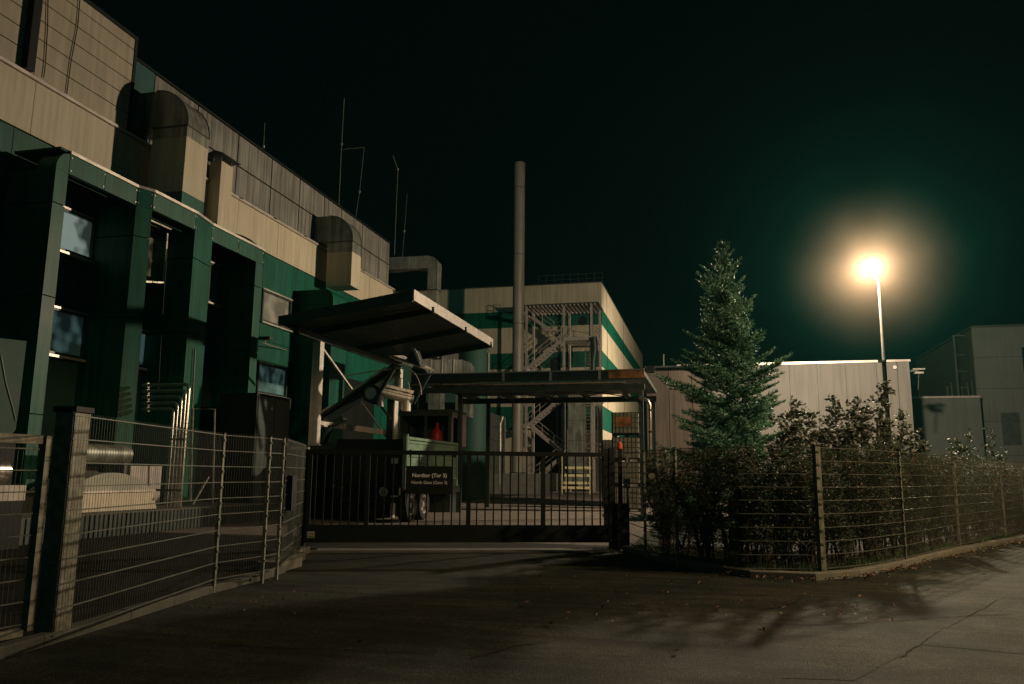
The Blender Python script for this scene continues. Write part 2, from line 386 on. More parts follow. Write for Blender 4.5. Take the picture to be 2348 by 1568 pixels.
bx.build('latch_plate', M['dark'], fL2)

rp = [P(u, v, z=.1) for u, v in ((1440,1248),(1480,1268),(1553,1287),(1700,1309),(1885,1310),(1982,1300),(2076,1283),(2200,1252),(2306,1228))]
d_ = (rp[-1]-rp[-2]).normalized(); rp += [rp[-1]+d_*2.6, rp[-1]+d_*5.2, rp[-1]+d_*7.8, rp[-1]+d_*10.4, rp[-1]+d_*13]
fR = thing('mesh_fence', 'galvanised mesh fence curving around the planted corner right of the gate', 'fence', (rp[4].x, rp[4].y, 0))
for i, (a, b) in enumerate(zip(rp, rp[1:])): fence_panel(a, b, .12, FT-.02, fR)
for i, p in enumerate(rp):
    if i in (3, 5): continue
    d = rp[min(i+1,len(rp)-1)]-rp[max(i-1,0)]
    fence_post(p, FT, fR, wd=(.09 if i == 4 else .055), dp=(.09 if i == 4 else .04), ang=math.atan2(d.y, d.x))
# intercom box on fence
ib = MB(); q = P(1495,1095,d=15.6); ib.box(q.x-.10, q.x+.10, q.y-.1, q.y-.02, q.z-.18, q.z+.18)
ibo = thing('intercom_box', 'dark box with a round pale disc on the fence right of the gate', 'intercom', (q.x, q.y, q.z))
ib.build('housing', M['dark'], ibo)
dk = MB(); dk.tube([(q.x, q.y-.101, q.z+.03),(q.x, q.y-.108, q.z+.03)], .065, 20); dk.build('dial', M['ibc'], ibo)

# ------------------------------------------------------------------ near left gate leaf and its post
pl = P(122,1468,z=0)
gp = thing('gate_post', 'thick galvanised square post with dark cap at the left edge of the drive', 'post', pl)
m_ = MB(); pm = Vector((pl.x-.02, pl.y, 0)); an = R(4)
def sq(c, hw, ang):
    return [c+Vector((math.cos(ang+R(45+90*k)), math.sin(ang+R(45+90*k)), 0))*hw*math.sqrt(2) for k in range(4)]
m_.prism(sq(pm, .105, an), (0,0,2.10)); m_.build('post_shaft', M['galv'], gp)
m_ = MB(); m_.prism(sq(pm+Vector((0,0,2.101)), .125, an), (0,0,.05)); m_.build('post_cap', M['dark'], gp)
# leaf
la, lb = P(72,1480,z=.0), P(-420,1560,z=.0)
la = Vector((la.x-.02, la.y-.06, 0)); lb = la+Vector((-.10,-1.0,0)).normalized()*2.6
lf = thing('gate_leaf', 'galvanised mesh gate leaf with thick tube frame in the left foreground', 'gate', la)
m_ = MB(); z0, z1 = .10, 1.86
m_.bar((la.x,la.y,z0+.04),(la.x,la.y,z1),.085,.06,up=(0,1,0)); m_.build('stile', M['galv'], lf)
m_ = MB(); d = (lb-la).normalized()
m_.bar(la+d*.05+Vector((0,0,z1-.035)), lb+Vector((0,0,z1-.035)), .06, .08); m_.build('top_tube', M['galv'], lf)
m_ = MB(); m_.bar(la+d*.05+Vector((0,0,z0+.035)), lb+Vector((0,0,z0+.035)), .06, .07); m_.build('bottom_tube', M['galv'], lf)
fence_panel(la+d*.06, lb, z0+.08, z1-.12, lf, bars=9)

# ------------------------------------------------------------------ sliding gate
gt = thing('sliding_gate', 'dark steel sliding gate of vertical bars across the driveway', 'gate', G0)
Z = Vector((0,0,1))
def gbar(name, s0, s1, z0, z1, dp=.06, off=0, matl='dark', par=None):
    m_ = MB(); a, b = G0+gd*s0+gn*(off-dp/2), G0+gd*s1+gn*(off-dp/2)
    m_.prism([a+Z*z0, b+Z*z0, b+Z*z0+gn*dp, a+Z*z0+gn*dp], (0,0,z1-z0)); return m_.build(name, M[matl], par or gt)
gbar('bottom_beam', 0, GL, .15, .50, .12)
gbar('top_rail', .0, GL+.1, 1.93, 2.02, .08)
nb = 36
wide = {round(nb*f) for f in (.185, .515, .772)}
for i in range(1, nb):
    s = GL*i/nb
    if i in wide: gbar('upright', s-.045, s+.045, .50, 1.93, .07)
    else: gbar('picket', s-.014, s+.014, .50, 1.93, .03)
gbar('end_stile', 0, .09, .50, 1.93, .07); gbar('end_stile', GL-.09, GL, .50, 1.93, .07)
# sign
s_of = lambda u: (P(u,1100,y=16).dot(gd) if False else None)
def s_at(u):   # gate-plane coordinate under picture column u
    D = FW + RT*((u-CX)/FPX) - UP*((1100-CY)/FPX); nrm = gn
    t = (G0.dot(nrm) - 0)/(D.dot(nrm)); return (D*t-G0).dot(gd)
S0, S1 = s_at(930), s_at(1036)
sg = gbar('sign_board', S0, S1, 1.13, 1.70, .02, .075)
def text(body, name, loc_s, z, size, par, matl='white', off=.088, ext=.0015, bold=.0, rot=None, at3=None):
    cu = bpy.data.curves.new(name, 'FONT'); cu.body = body; cu.size = size; cu.align_x = 'CENTER'; cu.extrude = ext; cu.offset = bold
    o = bpy.data.objects.new(name, cu); COL.objects.link(o)
    dg = bpy.context.evaluated_depsgraph_get(); me = bpy.data.meshes.new_from_object(o.evaluated_get(dg))
    COL.objects.unlink(o); bpy.data.objects.remove(o)
    mw = Matrix((gd, Z, gn)).transposed().to_4x4() if rot is None else rot
    mw.translation = (G0+gd*loc_s+gn*off+Z*z) if at3 is None else Vector(at3)
    me.transform(Matrix.Translation(-ROOT[par]) @ mw); me.materials.clear(); me.materials.append(M[matl])
    t = bpy.data.objects.new(name, me); COL.objects.link(t); t.parent = par; ROOT[t] = ROOT[par]; return t
mid = (S0+S1)/2
text('Nordtor (Tor 3)', 'lettering', mid+.01, 1.475, .106, sg, bold=.0022)
text('North Gate (Gate 3)', 'lettering', mid+.01, 1.335, .088, sg)
# small maker's plate at the beam's left end
pt = gbar('plate', .06, .21, .24, .37, .004, .063, 'ibc')
m_ = MB(); ar = [G0+gd*(.135+.05*math.cos(R(a)))+Z*(.295+.035*math.sin(R(a)))+gn*.067 for a in range(10, 171, 20)]
m_.tube(ar, .005, 6); m_.build('emblem', M['dark'], pt)
m_ = MB()
for i in range(7): m_.prism([G0+gd*(.075+i*.018)+Z*.253+gn*.066, G0+gd*(.086+i*.018)+Z*.253+gn*.066, G0+gd*(.086+i*.018)+Z*.273+gn*.066, G0+gd*(.075+i*.018)+Z*.273+gn*.066], gn*.002)
m_.build('print', M['dark'], pt)
# gate posts
lp_ = thing('gate_guide_post', 'tall dark double guide post at the left end of the sliding gate', 'post', G0-gd*.22)
for s, wd in ((-.34, .10), (-.12, .12)):
    m_ = MB(); a = G0+gd*s-gn*.12; m_.prism([a, a+gd*wd, a+gd*wd+gn*.14, a+gn*.14], (0,0,2.02)); m_.build('post', M['dark'], lp_)
m_ = MB(); a = G0-gd*.36-gn*.14+Z*2.021; m_.prism([a, a+gd*.36, a+gd*.36+gn*.18, a+gn*.18], (0,0,.05)); m_.build('head_plate', M['steel'], lp_)
m_ = MB(); a = G0-gd*.34-gn*.16; m_.prism([a, a+gd*.6, a+gd*.6+gn*.2, a+gn*.2], (0,0,.03)); m_.build('base_plate', M['dark'], lp_)
rp_ = thing('gate_drive_post', 'dark drive post with housing at the right end of the sliding gate', 'post', G1+gd*.2)
m_ = MB(); a = G1+gd*.02-gn*.1; m_.prism([a, a+gd*.12, a+gd*.12+gn*.16, a+gn*.16], (0,0,2.12)); m_.build('post', M['dark'], rp_)
m_ = MB(); a = G1+gd*.16-gn*.16; m_.prism([a, a+gd*.26, a+gd*.26+gn*.3, a+gn*.3], (0,0,.95)); m_.build('drive_housing', M['dark'], rp_)
m_ = MB(); a = G1+gd*.24-gn*.1; m_.prism([a+Z*.951, a+gd*.08+Z*.951, a+gd*.08+gn*.08+Z*.951, a+gn*.08+Z*.951], (0,0,1.16)); m_.build('beacon_stem', M['dark'], rp_)
m_ = MB(); a = G1+gd*.30+gn*.13; m_.prism([a+Z*1.28, a+gd*.14+Z*1.28, a+gd*.14+gn*.05+Z*1.28, a+gn*.05+Z*1.28], (0,0,.2)); m_.build('key_switch', M['dsteel'], rp_)
M['orange'] = mat('orange_lens', (.75,.14,.05), .2, var=.1)
m_ = MB(); a = G1+gd*.28-gn*.06; m_.tube([a+Z*2.112, a+Z*2.17, a+Z*2.24, a+Z*2.262], [.058,.056,.046,.02], 16)
bc = m_.build('beacon', M['orange'], None, True); tag(bc, 'small orange beacon lamp on top of the gate drive post', 'beacon')
m_ = MB(); m_.tube([a+Z*2.105, a+Z*2.111], .066, 16); m_.build('beacon_base', M['dark'], bc)

# ------------------------------------------------------------------ main factory building on the left
XF, XA, XR = -18.0, -16.2, -17.7
Q0, Q1 = P(102,631,x=XA).y, P(132,631,x=XA).y
Y1 = 43.2
fb = thing('factory_building', 'long factory with beige, grey and green cladding along the left side', 'building', (XF, 25, 0))
def panels(x, ys, z0, z1, name, matl, gap=.02, dp=.12, par=None, zs=None):
    """cladding sheet cut by joints: one mesh per band"""
    m_ = MB(); zs = zs or [z0, z1]
    for ya, yb in zip(ys, ys[1:]):
        for za, zb in zip(zs, zs[1:]): m_.box(x-dp, x, ya+gap/2, yb-gap/2, za+gap/2, zb-gap/2)
    return m_.build(name, M[matl], par or fb)
m_ = MB(); m_.box(-40, XF-.13, -6, 20.7, 10.61, 15.45); m_.box(-40, XF-.6, 16.9, 20.7, 0, 10.6); m_.box(-40, -21.31, -6, 16.8, 0, 10.6); m_.box(-40, XF-.75, 20.7, Y1, 0, 15.05)
m_.box(XF-.75, XF-.13, 20.7, Y1, 0, 12.1)
m_.build('core_wall', M['dark'], fb)
yb = [-6, -2, 2, 6, 10, 13.5, 17.0, 20.2, 23.6, 27.0, 30.1, 33.2, 36.4, 39.8, Y1]
panels(XF, yb, 10.72, 12.28, 'beige_band', 'beige', .018)
panels(XF, [-6, 0, 5, 10, 13.2, 16.9, 20.6], 12.42, 15.6, 'upper_cladding', 'beige2', .03, .12, zs=[12.42,12.98,13.54,14.1,14.66,15.22,15.6])
panels(XF-.32, [20.75, 22.06], 12.42, 15.18, 'teal_corner_panel', 'teal', .03)
ug = [22.06, 24.5, 27.2, 29.8, 32.3, 34.75, 36.7, 39.3, 41.6, Y1]
panels(XF-.32, ug, 12.3, 15.18, 'grey_cladding', 'greyclad', .07, .1, zs=[12.42, 13.85, 15.18])
m_ = MB(); m_.box(XF-.5, XF+.08, -6, Y1+.1, 12.285, 12.38); m_.build('ledge_capping', M['cap'], fb)
m_ = MB()
for y in (-3, 3, 8, 14.1, 24.3, 26.9, 29.5, 32.2, 35.1, 38.6): m_.box(XF+.082, XF+.12, y, y+.22, 12.33, 12.36)
m_.build('ledge_bracket', M['dark'], fb)
m_ = MB(); m_.box(XF-.45, XF+.03, -6, 20.72, 15.6, 15.72); m_.box(XF-.8, XF-.28, 20.72, Y1, 15.18, 15.26); m_.build('roof_edge', M['dark'], fb)
m_ = MB(); m_.box(XF-.30, XF+.01, 20.62, 20.74, 12.385, 15.6); m_.build('corner_trim', M['dark'], fb)
# green lower wall
wy = [25.9, 28.9, 31.5, 34.4, 37.4, 40.4, Y1]
panels(XF-.02, [16.5, 20, 23, 26.2], 0, 10.7, 'green_wall', 'green', .02, zs=[9.85, 10.7])
panels(XF-.02, [26.2, 29.12], 0, 10.7, 'green_wall', 'green', .02, zs=[0, 3.2, 6.9, 10.7])
panels(XF-.02, [29.12, 31.55], 0, 10.7, 'green_wall', 'green', .02, zs=[0, 3.2, 4.72])
panels(XF-.02, [29.12, 31.55], 0, 10.7, 'green_wall', 'green', .02, zs=[6.07, 7.0, 7.72])
panels(XF-.02, [29.12, 31.55], 0, 10.7, 'green_wall', 'green', .02, zs=[9.17, 10.7])
g0, g1 = P(861,860,x=XF).y, P(892,860,x=XF).y
panels(XF-.02, [31.55, 34.4, 37.4, 40.4, Y1], 0, 10.7, 'green_wall', 'green', .02, zs=[6.35, 8.5, 10.7])
panels(XF-.02, [31.55, 34.4, 37.4, g0], 0, 10.7, 'shaded_lower_wall', 'dark', .02, zs=[0, 3.2, 6.35])  # near-black panels put the shade under the canopy into the wall colour
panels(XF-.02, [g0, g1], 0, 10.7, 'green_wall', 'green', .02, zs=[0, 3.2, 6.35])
panels(XF-.02, [g1, Y1], 0, 10.7, 'shaded_lower_wall', 'dark', .02, zs=[0, 3.2, 6.35])
# green band left of the first pillar, recess walls
panels(XF-.02, [-6, 0, 5, 10, 13.2, 16.5], 9.85, 10.7, 'green_band', 'green')
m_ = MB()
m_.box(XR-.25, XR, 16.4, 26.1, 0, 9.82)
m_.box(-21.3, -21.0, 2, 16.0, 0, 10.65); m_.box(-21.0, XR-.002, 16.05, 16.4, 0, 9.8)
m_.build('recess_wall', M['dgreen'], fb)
m_ = MB(); m_.box(XR+.002, XA-.02, Q0+.1, 26.15, 9.83, 9.9); m_.build('arcade_roof', M['dgreen'], fb)
# arcade header following its bent plan
pC = P(345,455,x=-15.75); pD = P(465,480,x=-15.75); pE = P(490,520,x=XA)
plan = [(XA,Q1+.01),(XA,19.19),(-15.98,19.62),(-15.98,pD.y),(XA,pE.y-.1),(XA,26.12)]
hm, cp = MB(), MB()
for i, ((xa, ya), (xb, yb_)) in enumerate(zip(plan, plan[1:])):
    a, b = Vector((xa,ya,0)), Vector((xb,yb_,0)); L = (b-a).length; d = (b-a)/L; nn = Vector((-d.y, d.x, 0))
    k = max(1, round(L/1.5))
    for j in range(k):
        p, q = a+d*(L*j/k+.012), a+d*(L*(j+1)/k-.012)
        hm.prism([p+Z*9.28, q+Z*9.28, q+nn*.14+Z*9.28, p+nn*.14+Z*9.28], (0,0,.52))
    p, q = a-d*.03-nn*.06, b+d*.03-nn*.06
    cp.prism([p+Z*(9.803+i*.0008), q+Z*(9.803+i*.0008), q+nn*.42+Z*(9.803+i*.0008), p+nn*.42+Z*(9.803+i*.0008)], (0,0,.085))
fx = MB()
for (xa, ya), (xb, yb_) in zip(plan, plan[1:]):
    a, b = Vector((xa,ya,0)), Vector((xb,yb_,0)); d = (b-a).normalized(); nn = Vector((-d.y, d.x, 0)); k = max(1, round((b-a).length/1.5))
    for j in range(k+1):
        p = a.lerp(b, j/k)-d*(.05 if j else -.05)
        for z in (9.36, 9.72): fx.tube([p-nn*.02+Z*z, p+nn*.001+Z*z], .022, 6)
fx.build('fixings', M['cap'], fb)
hm.build('arcade_header', M['green'], fb); cp.build('arcade_capping', M['cap'], fb)
# pillars (deep fins)
def fin(pts):
    m_ = MB()
    for za, zb in ((0,2.9),(2.93,5.9),(5.93,8.35),(8.38,9.275)): m_.prism([(x,y,za) for x, y in pts], (0,0,zb-za))
    return m_.build('pillar', M['green'], fb)
fin([(XA,Q0),(XA,Q1),(XR,Q1),(XR,Q0)])
fin([(XA,19.19),(-15.99,19.63),(XR,19.7),(XR,19.2)])
fin([(-15.99,pD.y+.02),(XA,pE.y-.02),(XR,pE.y-.02),(XR,pD.y+.15)])
fin([(XA,25.66),(XA,26.12),(XR,26.12),(XR,25.66)])
# rounded shoulders
m_ = MB(); arc = [(XA-.0, 0)]
pr = [Vector((XA-1.8*math.sin(R(a))*0-0, 0, 0)) for a in (0,)]
pts = [Vector((XA+.0-1.78*(1-math.cos(R(a))), 26.125, 9.3+1.35*math.sin(R(a)))) for a in range(0, 91, 10)] + [Vector((XF, 26.125, 9.3))]
m_.prism(pts, (0,.12,0)); m_.build('shoulder_panel', M['green'], fb)
m_ = MB(); m_.prism([Vector((XA, Q1, 9.28)), Vector((XA, Q0, 9.279))]+[Vector((XA, Q1-(Q1-Q0)*math.cos(R(a)), 9.28+.52*math.sin(R(a)))) for a in range(10, 91, 10)], (-.6,0,0)); m_.build('shoulder_panel', M['green'], fb)
# windows
def window(x, ya, yb_, za, zb, gl='glass', fr='frame', sill=True, par=None, split=False):
    f = MB(); t = .09
    f.box(x-.15, x+.03, ya, ya+t, za, zb); f.box(x-.15, x+.03, yb_-t, yb_, za, zb)
    f.box(x-.15, x+.03, ya+t, yb_-t, za, za+t); f.box(x-.15, x+.03, ya+t, yb_-t, zb-t, zb)
    if split: f.box(x-.12, x+.02, (ya+yb_)/2-.035, (ya+yb_)/2+.035, za+t, zb-t)
    o = f.build('window', M[fr], par or fb)
    g_ = MB(); g_.box(x-.10, x-.07, ya+t, yb_-t, za+t, zb-t); g_.build('pane', M[gl], o)
    if sill:
        s_ = MB(); s_.box(x-.05, x+.12, ya-.05, yb_+.05, za-.07, za-.002); s_.build('sill', M['cap'], o); s_ = MB(); s_.box(x+.031, x+.06, ya-.02, yb_+.02, zb-.03, zb+.03)
        s_.build('drip_rail', M['cap'], o)
    return o
def win_px(u0, v0, u1, v1, x, **k):
    a, b = P(u0, v0, x=x), P(u1, v1, x=x); window(x, a.y, b.y, b.z, a.z, **k)
win_px(138,472,212,600,XR+.13, gl='pane_glow1'); win_px(112,700,192,826,XR+.13, gl='pane_glow2')
win_px(318,525,368,650,XR+.13, gl='pane_glow3'); win_px(294,750,348,848,XR+.13, gl='pane_glow2'); win_px(480,600,500,700,XR+.13); win_px(-20,395,14,520,-20.85)
window(XF, 29.14, 31.53, 7.76, 9.15, 'blind', split=False); window(XF, 29.14, 31.53, 4.76, 6.05, 'pane_glow2')
# vertical channel, cables on the near block
m_ = MB(); a = P(72,80,x=XF+.1); m_.box(XF+.01, XF+.22, a.y-.13, a.y+.13, 12.39, 15.9); m_.build('downpipe', M['dark'], fb)
m_ = MB()
for ps in ([(110,0),(109,60),(104,150),(100,178)], [(184,-10),(178,60),(163,140),(153,215)]):
    m_.tube([P(u, v, x=XF+.04) for u, v in ps], .014, 6)
m_.build('cable', M['dark'], fb)
# panelled door, low band of louvres at ground and grey base plinth
m_ = MB(); m_.box(XF-.01, XF+.03, 34.8, 36.0, 0, 2.3); m_.build('door', M['dsteel'], fb)
# green riser shaft with rounded top beside the canopy
rs = thing('riser_shaft', 'green riser shaft with rounded top between the windows and the canopy', 'shaft', (-17, 32.6, 0))
pts = [Vector((XF+.005, 32.0, 0)), Vector((XA, 32.0, 0)), Vector((XA, 32.0, 9.15))] + [Vector((XA-.35*(1-math.cos(R(a))), 32.0, 9.15+.55*math.sin(R(a)))) for a in range(15, 91, 15)] + [Vector((XF+.005, 32.0, 9.70))]
m_ = MB(); m_.prism(pts, (0,1.5,0)); m_.build('casing', M['green'], rs)
m_ = MB()
for z in (3.0, 6.0, 9.0): m_.box(XF+.01, XA+.015, 31.985, 33.515, z, z+.03)
m_.build('joint_trim', M['dgreen'], rs)

# big ducts: horizontal run out of the wall, quarter elbow, square leg down
def big_duct(label, y0, y1, xo, zb, zt, zw, painted=True, lbl2=None):
    d = thing('ventilation_duct', label, 'duct', ((XF+xo)/2, (y0+y1)/2, zb), 'large square ventilation ducts on the factory wall')
    S = xo-XF; lx = xo-1.3; r = 1.3
    # horizontal
    m_ = MB(); m_.box(XF-.30, lx-.02, y0+.02, y1-.02, zt-r, zt); m_.build('wall_run', M['duct'], d)
    # elbow (quarter disc profile)
    pts = [Vector((lx, y0, zt-r))] + [Vector((lx+r*math.cos(R(a)), y0, zt-r+r*math.sin(R(a)))) for a in range(0, 91, 9)]
    m_ = MB(); m_.prism(pts, (0, y1-y0, 0)); m_.build('elbow', M['duct'], d, True)
    m_ = MB()
    for yy in (y0-.012, y1-.012):
        ar = [Vector((lx+(r+.01)*math.cos(R(a)), yy+.012, zt-r+(r+.01)*math.sin(R(a)))) for a in range(0, 91, 9)]
        m_.tube(ar, .018, 6)
    m_.box(lx-.02, xo+.02, y0-.02, y1+.02, zt-r-.05, zt-r-.002); m_.build('seam', M['dsteel'], d)
    m_ = MB(); m_.box(lx, xo, y0, y1, zw, zt-r-.052); m_.build('galvanised_leg', M['duct'], d)
    m_ = MB(); m_.box(lx+.005, xo-.002, y0+.002, y1-.002, zb+.62, zw-.002); m_.build('beige_leg', M['beige'], d)
    m_ = MB(); m_.box(lx+.005, xo-.003, y0+.003, y1-.003, zb, zb+.618); m_.build('green_leg', M['green' if painted else 'beige'], d)
    return d
big_duct('large ventilation duct with rounded elbow above the green pillars, nearer of two', 21.26, 22.42, -16.25, 9.85, 14.05, 12.35)
def_y = P(822,600,x=-16.3).y
big_duct('large ventilation duct with rounded elbow right of the tree shadow, farther of two', 33.82, 34.85, -16.25, 10.3, 13.8, 11.95, False)
# small square chimney with cap on brackets
ch = thing('wall_flue', 'slim square beige flue with a flat cap standing off the wall between the ducts', 'flue', (XF+.4, 25.9, 10.7))
a, b = P(512,500,x=-17.5), P(541,500,x=-17.5)
m_ = MB(); m_.box(XF+.002, -17.5, 25.0, 25.75, 9.9, 13.1); m_.build('shaft', M['beige'], ch)
m_ = MB()
for x in (-17.9,-17.56):
    for y in (25.05, 25.68): m_.box(x-.02, x+.02, y-.02, y+.02, 13.1, 13.28)
m_.build('cap_leg', M['dsteel'], ch)
m_ = MB(); m_.prism([(XF-.1,24.8,13.281),(-17.3,24.8,13.281),(-17.3,25.95,13.281),(XF-.1,25.95,13.281)], (0,0,.03)); m_.prism([(XF-.1,24.8,13.312),(-17.3,24.8,13.312),(-17.7,24.8,13.46)], (0,1.15,0)); m_.build('cap', M['dsteel'], ch)
ch2 = thing('wall_flue', 'short dark flue cap just right of the nearer large duct', 'flue', (XF+.2, 23.7, 12.4))
m_ = MB(); m_.box(XF-.1, XF+.15, 23.55, 23.8, 12.385, 12.9); m_.build('shaft', M['dsteel'], ch2)
m_ = MB(); m_.prism([(XF-.25,23.4,12.901),(XF+.3,23.4,12.901),(XF,23.4,13.1)], (0,.55,0)); m_.build('cap', M['dsteel'], ch2)
# wall lamp (unlit) on arm
wlp = thing('wall_light', 'small unlit light fitting on a thin arm between the two right windows', 'light', (XF, 29.2, 6.9))
a = P(608,779,x=-17.4); m_ = MB(); m_.prism([a+Vector((-.25,-.18,0)), a+Vector((.25,-.10,0)), a+Vector((.25,.16,.0)), a+Vector((-.25,.08,0))], (0,0,.12)); m_.build('housing', M['dsteel'], wlp)
m_ = MB(); m_.tube([a+Vector((-.1,0,-.12)), Vector((XF,31.3,6.85))], .02, 6); m_.tube([a+Vector((0,0,.0)), a+Vector((0,0,-.14))], .03, 6); m_.build('arm', M['cap'], wlp)

# roof lightning rods
for k, (lbl, pts, r_) in enumerate((('tall thin lightning rod with small clamps on the factory roof', [(775,505),(783,330),(789,225)], .022),
    ('thin rod right of the tallest roof rod and wired to it', [(812,520),(824,440),(835,337)], .014),
    ('thin roof rod with a kinked tip at the far end of the grey cladding', [(904,585),(912,388),(900,355)], .02),
    ('faint short rod rightmost on the factory roof', [(920,620),(927,530),(933,444)], .012),
    ('short roof rod furthest left above the grey cladding', [(604,336),(607,282)], .016))):
    t = thing('lightning_rod', lbl, 'rod', P(*pts[0], x=-18.9), 'lightning rods on the factory roof')
    m_ = MB(); m_.tube([P(u, v, x=-18.9) for u, v in pts], r_, 6); m_.build('mast', M['galv'], t)
    if k == 1:
        m_ = MB(); m_.tube([P(835,338,x=-18.9), P(780,343,x=-18.9)], .008, 5); m_.build('bonding_wire', M['galv'], t)
    m_ = MB(); q = P(*pts[1 if len(pts) > 2 else 0], x=-18.9); m_.box(q.x-.04, q.x+.04, q.y-.04, q.y+.04, q.z-.06, q.z+.06); m_.build('clamp', M['cap'], t)

# lower annex roofs and far ducts behind the main building
lo = thing('plant_building', 'low dim plant building beyond the far end of the main factory', 'building', (-20, 50, 0))
m_ = MB(); m_.box(-34, -18.3, Y1+.6, 58, 0, 12.2); m_.build('wall', M['dgreen'], lo)
m_ = MB(); m_.box(-34.1, -18.2, Y1+.5, 58.1, 12.201, 12.4); m_.build('roof_edge', M['dsteel'], lo)
m_ = MB()
for i in range(5): m_.box(-18.3, -18.22, Y1+.8+i*2.6, Y1+3.2+i*2.6, 8.2, 12.0)
m_.build('cladding_panel', M['greyclad'], lo)
d3 = thing('roof_duct', 'square duct turning down behind the far end of the grey cladding', 'duct', (-16.5, 45.3, 12))
m_ = MB(); a, b = P(915,606,d=48), P(985,604,d=48)
m_.bar(a+Vector((-2,0,0)), b, .8, .78); m_.build('level_run', M['duct'], d3)
m_ = MB(); c = P(993,620,d=48); m_.prism([Vector((b.x,b.y-.4,b.z-.39)), Vector((b.x,b.y-.4,b.z+.39)), Vector((b.x+.35,b.y-.4,b.z+.30)), Vector((b.x+.62,b.y-.4,b.z)), Vector((b.x+.66,b.y-.4,b.z-.39))], (0,.8,0)); m_.build('elbow', M['duct'], d3)
m_ = MB(); m_.box(b.x+.02, b.x+.64, b.y-.38, b.y+.38, 8.5, b.z-.395); m_.build('drop_leg', M['duct'], d3)
for z in (12.6, 11.2): m_ = MB(); m_.box(b.x, b.x+.67, b.y-.41, b.y+.41, z, z+.08); m_.build('flange', M['dsteel'], d3)
d4 = thing('roof_duct', 'hooped grey duct just above the flat canopy roof', 'duct', (-16, 47.5, 5))
a, b = P(985,842,d=50), P(1066,842,d=50)
m_ = MB(); m_.bar(a, b-Vector((.1,0,0)), .9, .85); m_.build('level_run', M['duct'], d4)
m_ = MB(); m_.prism([Vector((b.x-.1,b.y-.45,b.z-.42)), Vector((b.x-.1,b.y-.45,b.z+.42)), Vector((b.x+.25,b.y-.45,b.z+.33)), Vector((b.x+.5,b.y-.45,b.z)), Vector((b.x+.5,b.y-.45,b.z-.42))], (0,.9,0)); m_.build('elbow', M['duct'], d4)
m_ = MB(); m_.box(b.x-.45, b.x+.48, b.y-.43, b.y+.43, 5, b.z-.43); m_.box(a.x+.1, a.x+.9, a.y-.4, a.y+.4, 5, a.z-.43); m_.build('drop_leg', M['duct'], d4)
m_ = MB()
for f_ in (.1, .42, .74): q = a.lerp(b, f_); m_.box(q.x-.03, q.x+.03, q.y-.5, q.y+.5, q.z-.46, q.z+.46)
m_.build('flange', M['cap'], d4)
tk = thing('storage_tank', 'dark teal round tank standing beside the tall chimney', 'tank', (-17.0, 52, 0))
m_ = MB(); q = P(1085,900,d=52); m_.tube([(q.x,q.y,0),(q.x,q.y,9.6),(q.x,q.y,10.1),(q.x,q.y,10.3)], [1.0,1.0,.7,.05], 28); m_.build('shell', M['dgreen'], tk, True)
m_ = MB(); m_.tube([(q.x+1.06,q.y-.2,0),(q.x+1.06,q.y-.2,9.3),(q.x+.7,q.y-.2,9.9)], .09, 8); m_.build('standpipe', M['galv'], tk)

# ------------------------------------------------------------------ yard in front of the facade
pf = thing('loading_platform', 'low platform with ribbed side in front of the green pillars', 'platform', (-16, 19, 0))
m_ = MB(); m_.box(XR+.01, -13.98, 8, 24.2, 0, .55); m_.build('slab', M['concrete'], pf)
m_ = MB(); y = 8.0
while y < 24.2: m_.box(-13.978, -13.93, y, y+.09, .02, .53); y += .15
m_.build('ribbed_side', M['dsteel'], pf)
sk = thing('roof_light', 'beige box skylight with arched dark dome on the low platform', 'skylight', (-14.9, 18, .55))
a, b = P(151,1158,x=-14.75), P(350,1153,x=-14.75)
m_ = MB(); m_.prism([(-15.9,a.y-.1,.551),(-14.70,a.y-.1,.551),(-14.80,a.y,1.0),(-15.8,a.y,1.0)], (0,0,0)) if False else None
m_.add([(-16.0,a.y-.08,.551),(-14.68,a.y-.08,.551),(-14.68,b.y+.08,.551),(-16.0,b.y+.08,.551),(-15.9,a.y,1.0),(-14.78,a.y,1.0),(-14.78,b.y,1.0),(-15.9,b.y,1.0)], [(0,3,2,1),(4,5,6,7),(0,1,5,4),(1,2,6,5),(2,3,7,6),(3,0,4,7)])
m_.build('upstand', M['beige'], sk)
m_ = MB(); m_.box(-15.95, -14.73, a.y-.05, b.y+.05, 1.001, 1.05); m_.build('rim', M['cap'], sk)
n_ = 14; L = b.y-a.y; pts = [Vector((-15.9, a.y+L*(i/n_), 1.051+.45*math.sin(math.pi*(i/n_))**.8)) for i in range(n_+1)]
m_ = MB(); m_.prism(pts, (1.1,0,0)); m_.build('dome', M['ibc'], sk, True)
# bundle of five bent pipes
pb = thing('pipe_bundle', 'five bright bent pipes running out of a pillar and down to the platform', 'pipes', (-13.6, 19.6, .55))
for i in range(5):
    yy = 19.62+i*.02; z = 3.98-.17*i; xo = P(432-i*9, 890, y=19.6).x; 
    pts = [(-15.8,yy,z),(xo-.12,yy,z),(xo-.06,yy,z-.015),(xo-.015,yy,z-.06),(xo,yy,z-.13),(xo-.0,yy,.56)]
    m_ = MB(); m_.tube(pts, .05, 10); m_.tube([(-15.7,yy,z),(-15.6,yy,z)], .075, 10); m_.build('pipe', M['pipe'], pb, True)
m_ = MB(); xo = P(432,890,y=19.6).x
for z in (2.4, 1.0): m_.box(xo-.75, xo+.08, 19.50, 19.56, z, z+.06)
m_.build('pipe_clamp', M['dsteel'], pb)
tp = thing('thin_conduit', 'thin upright conduit between the pipe bundle and the next pillar', 'conduit', (-14, 21, .55))
m_ = MB(); m_.tube([P(447,800,x=-16.0), P(437,1000,x=-16.0), P(433,1100,x=-16.0)], .025, 6); m_.build('tube', M['galv'], tp)
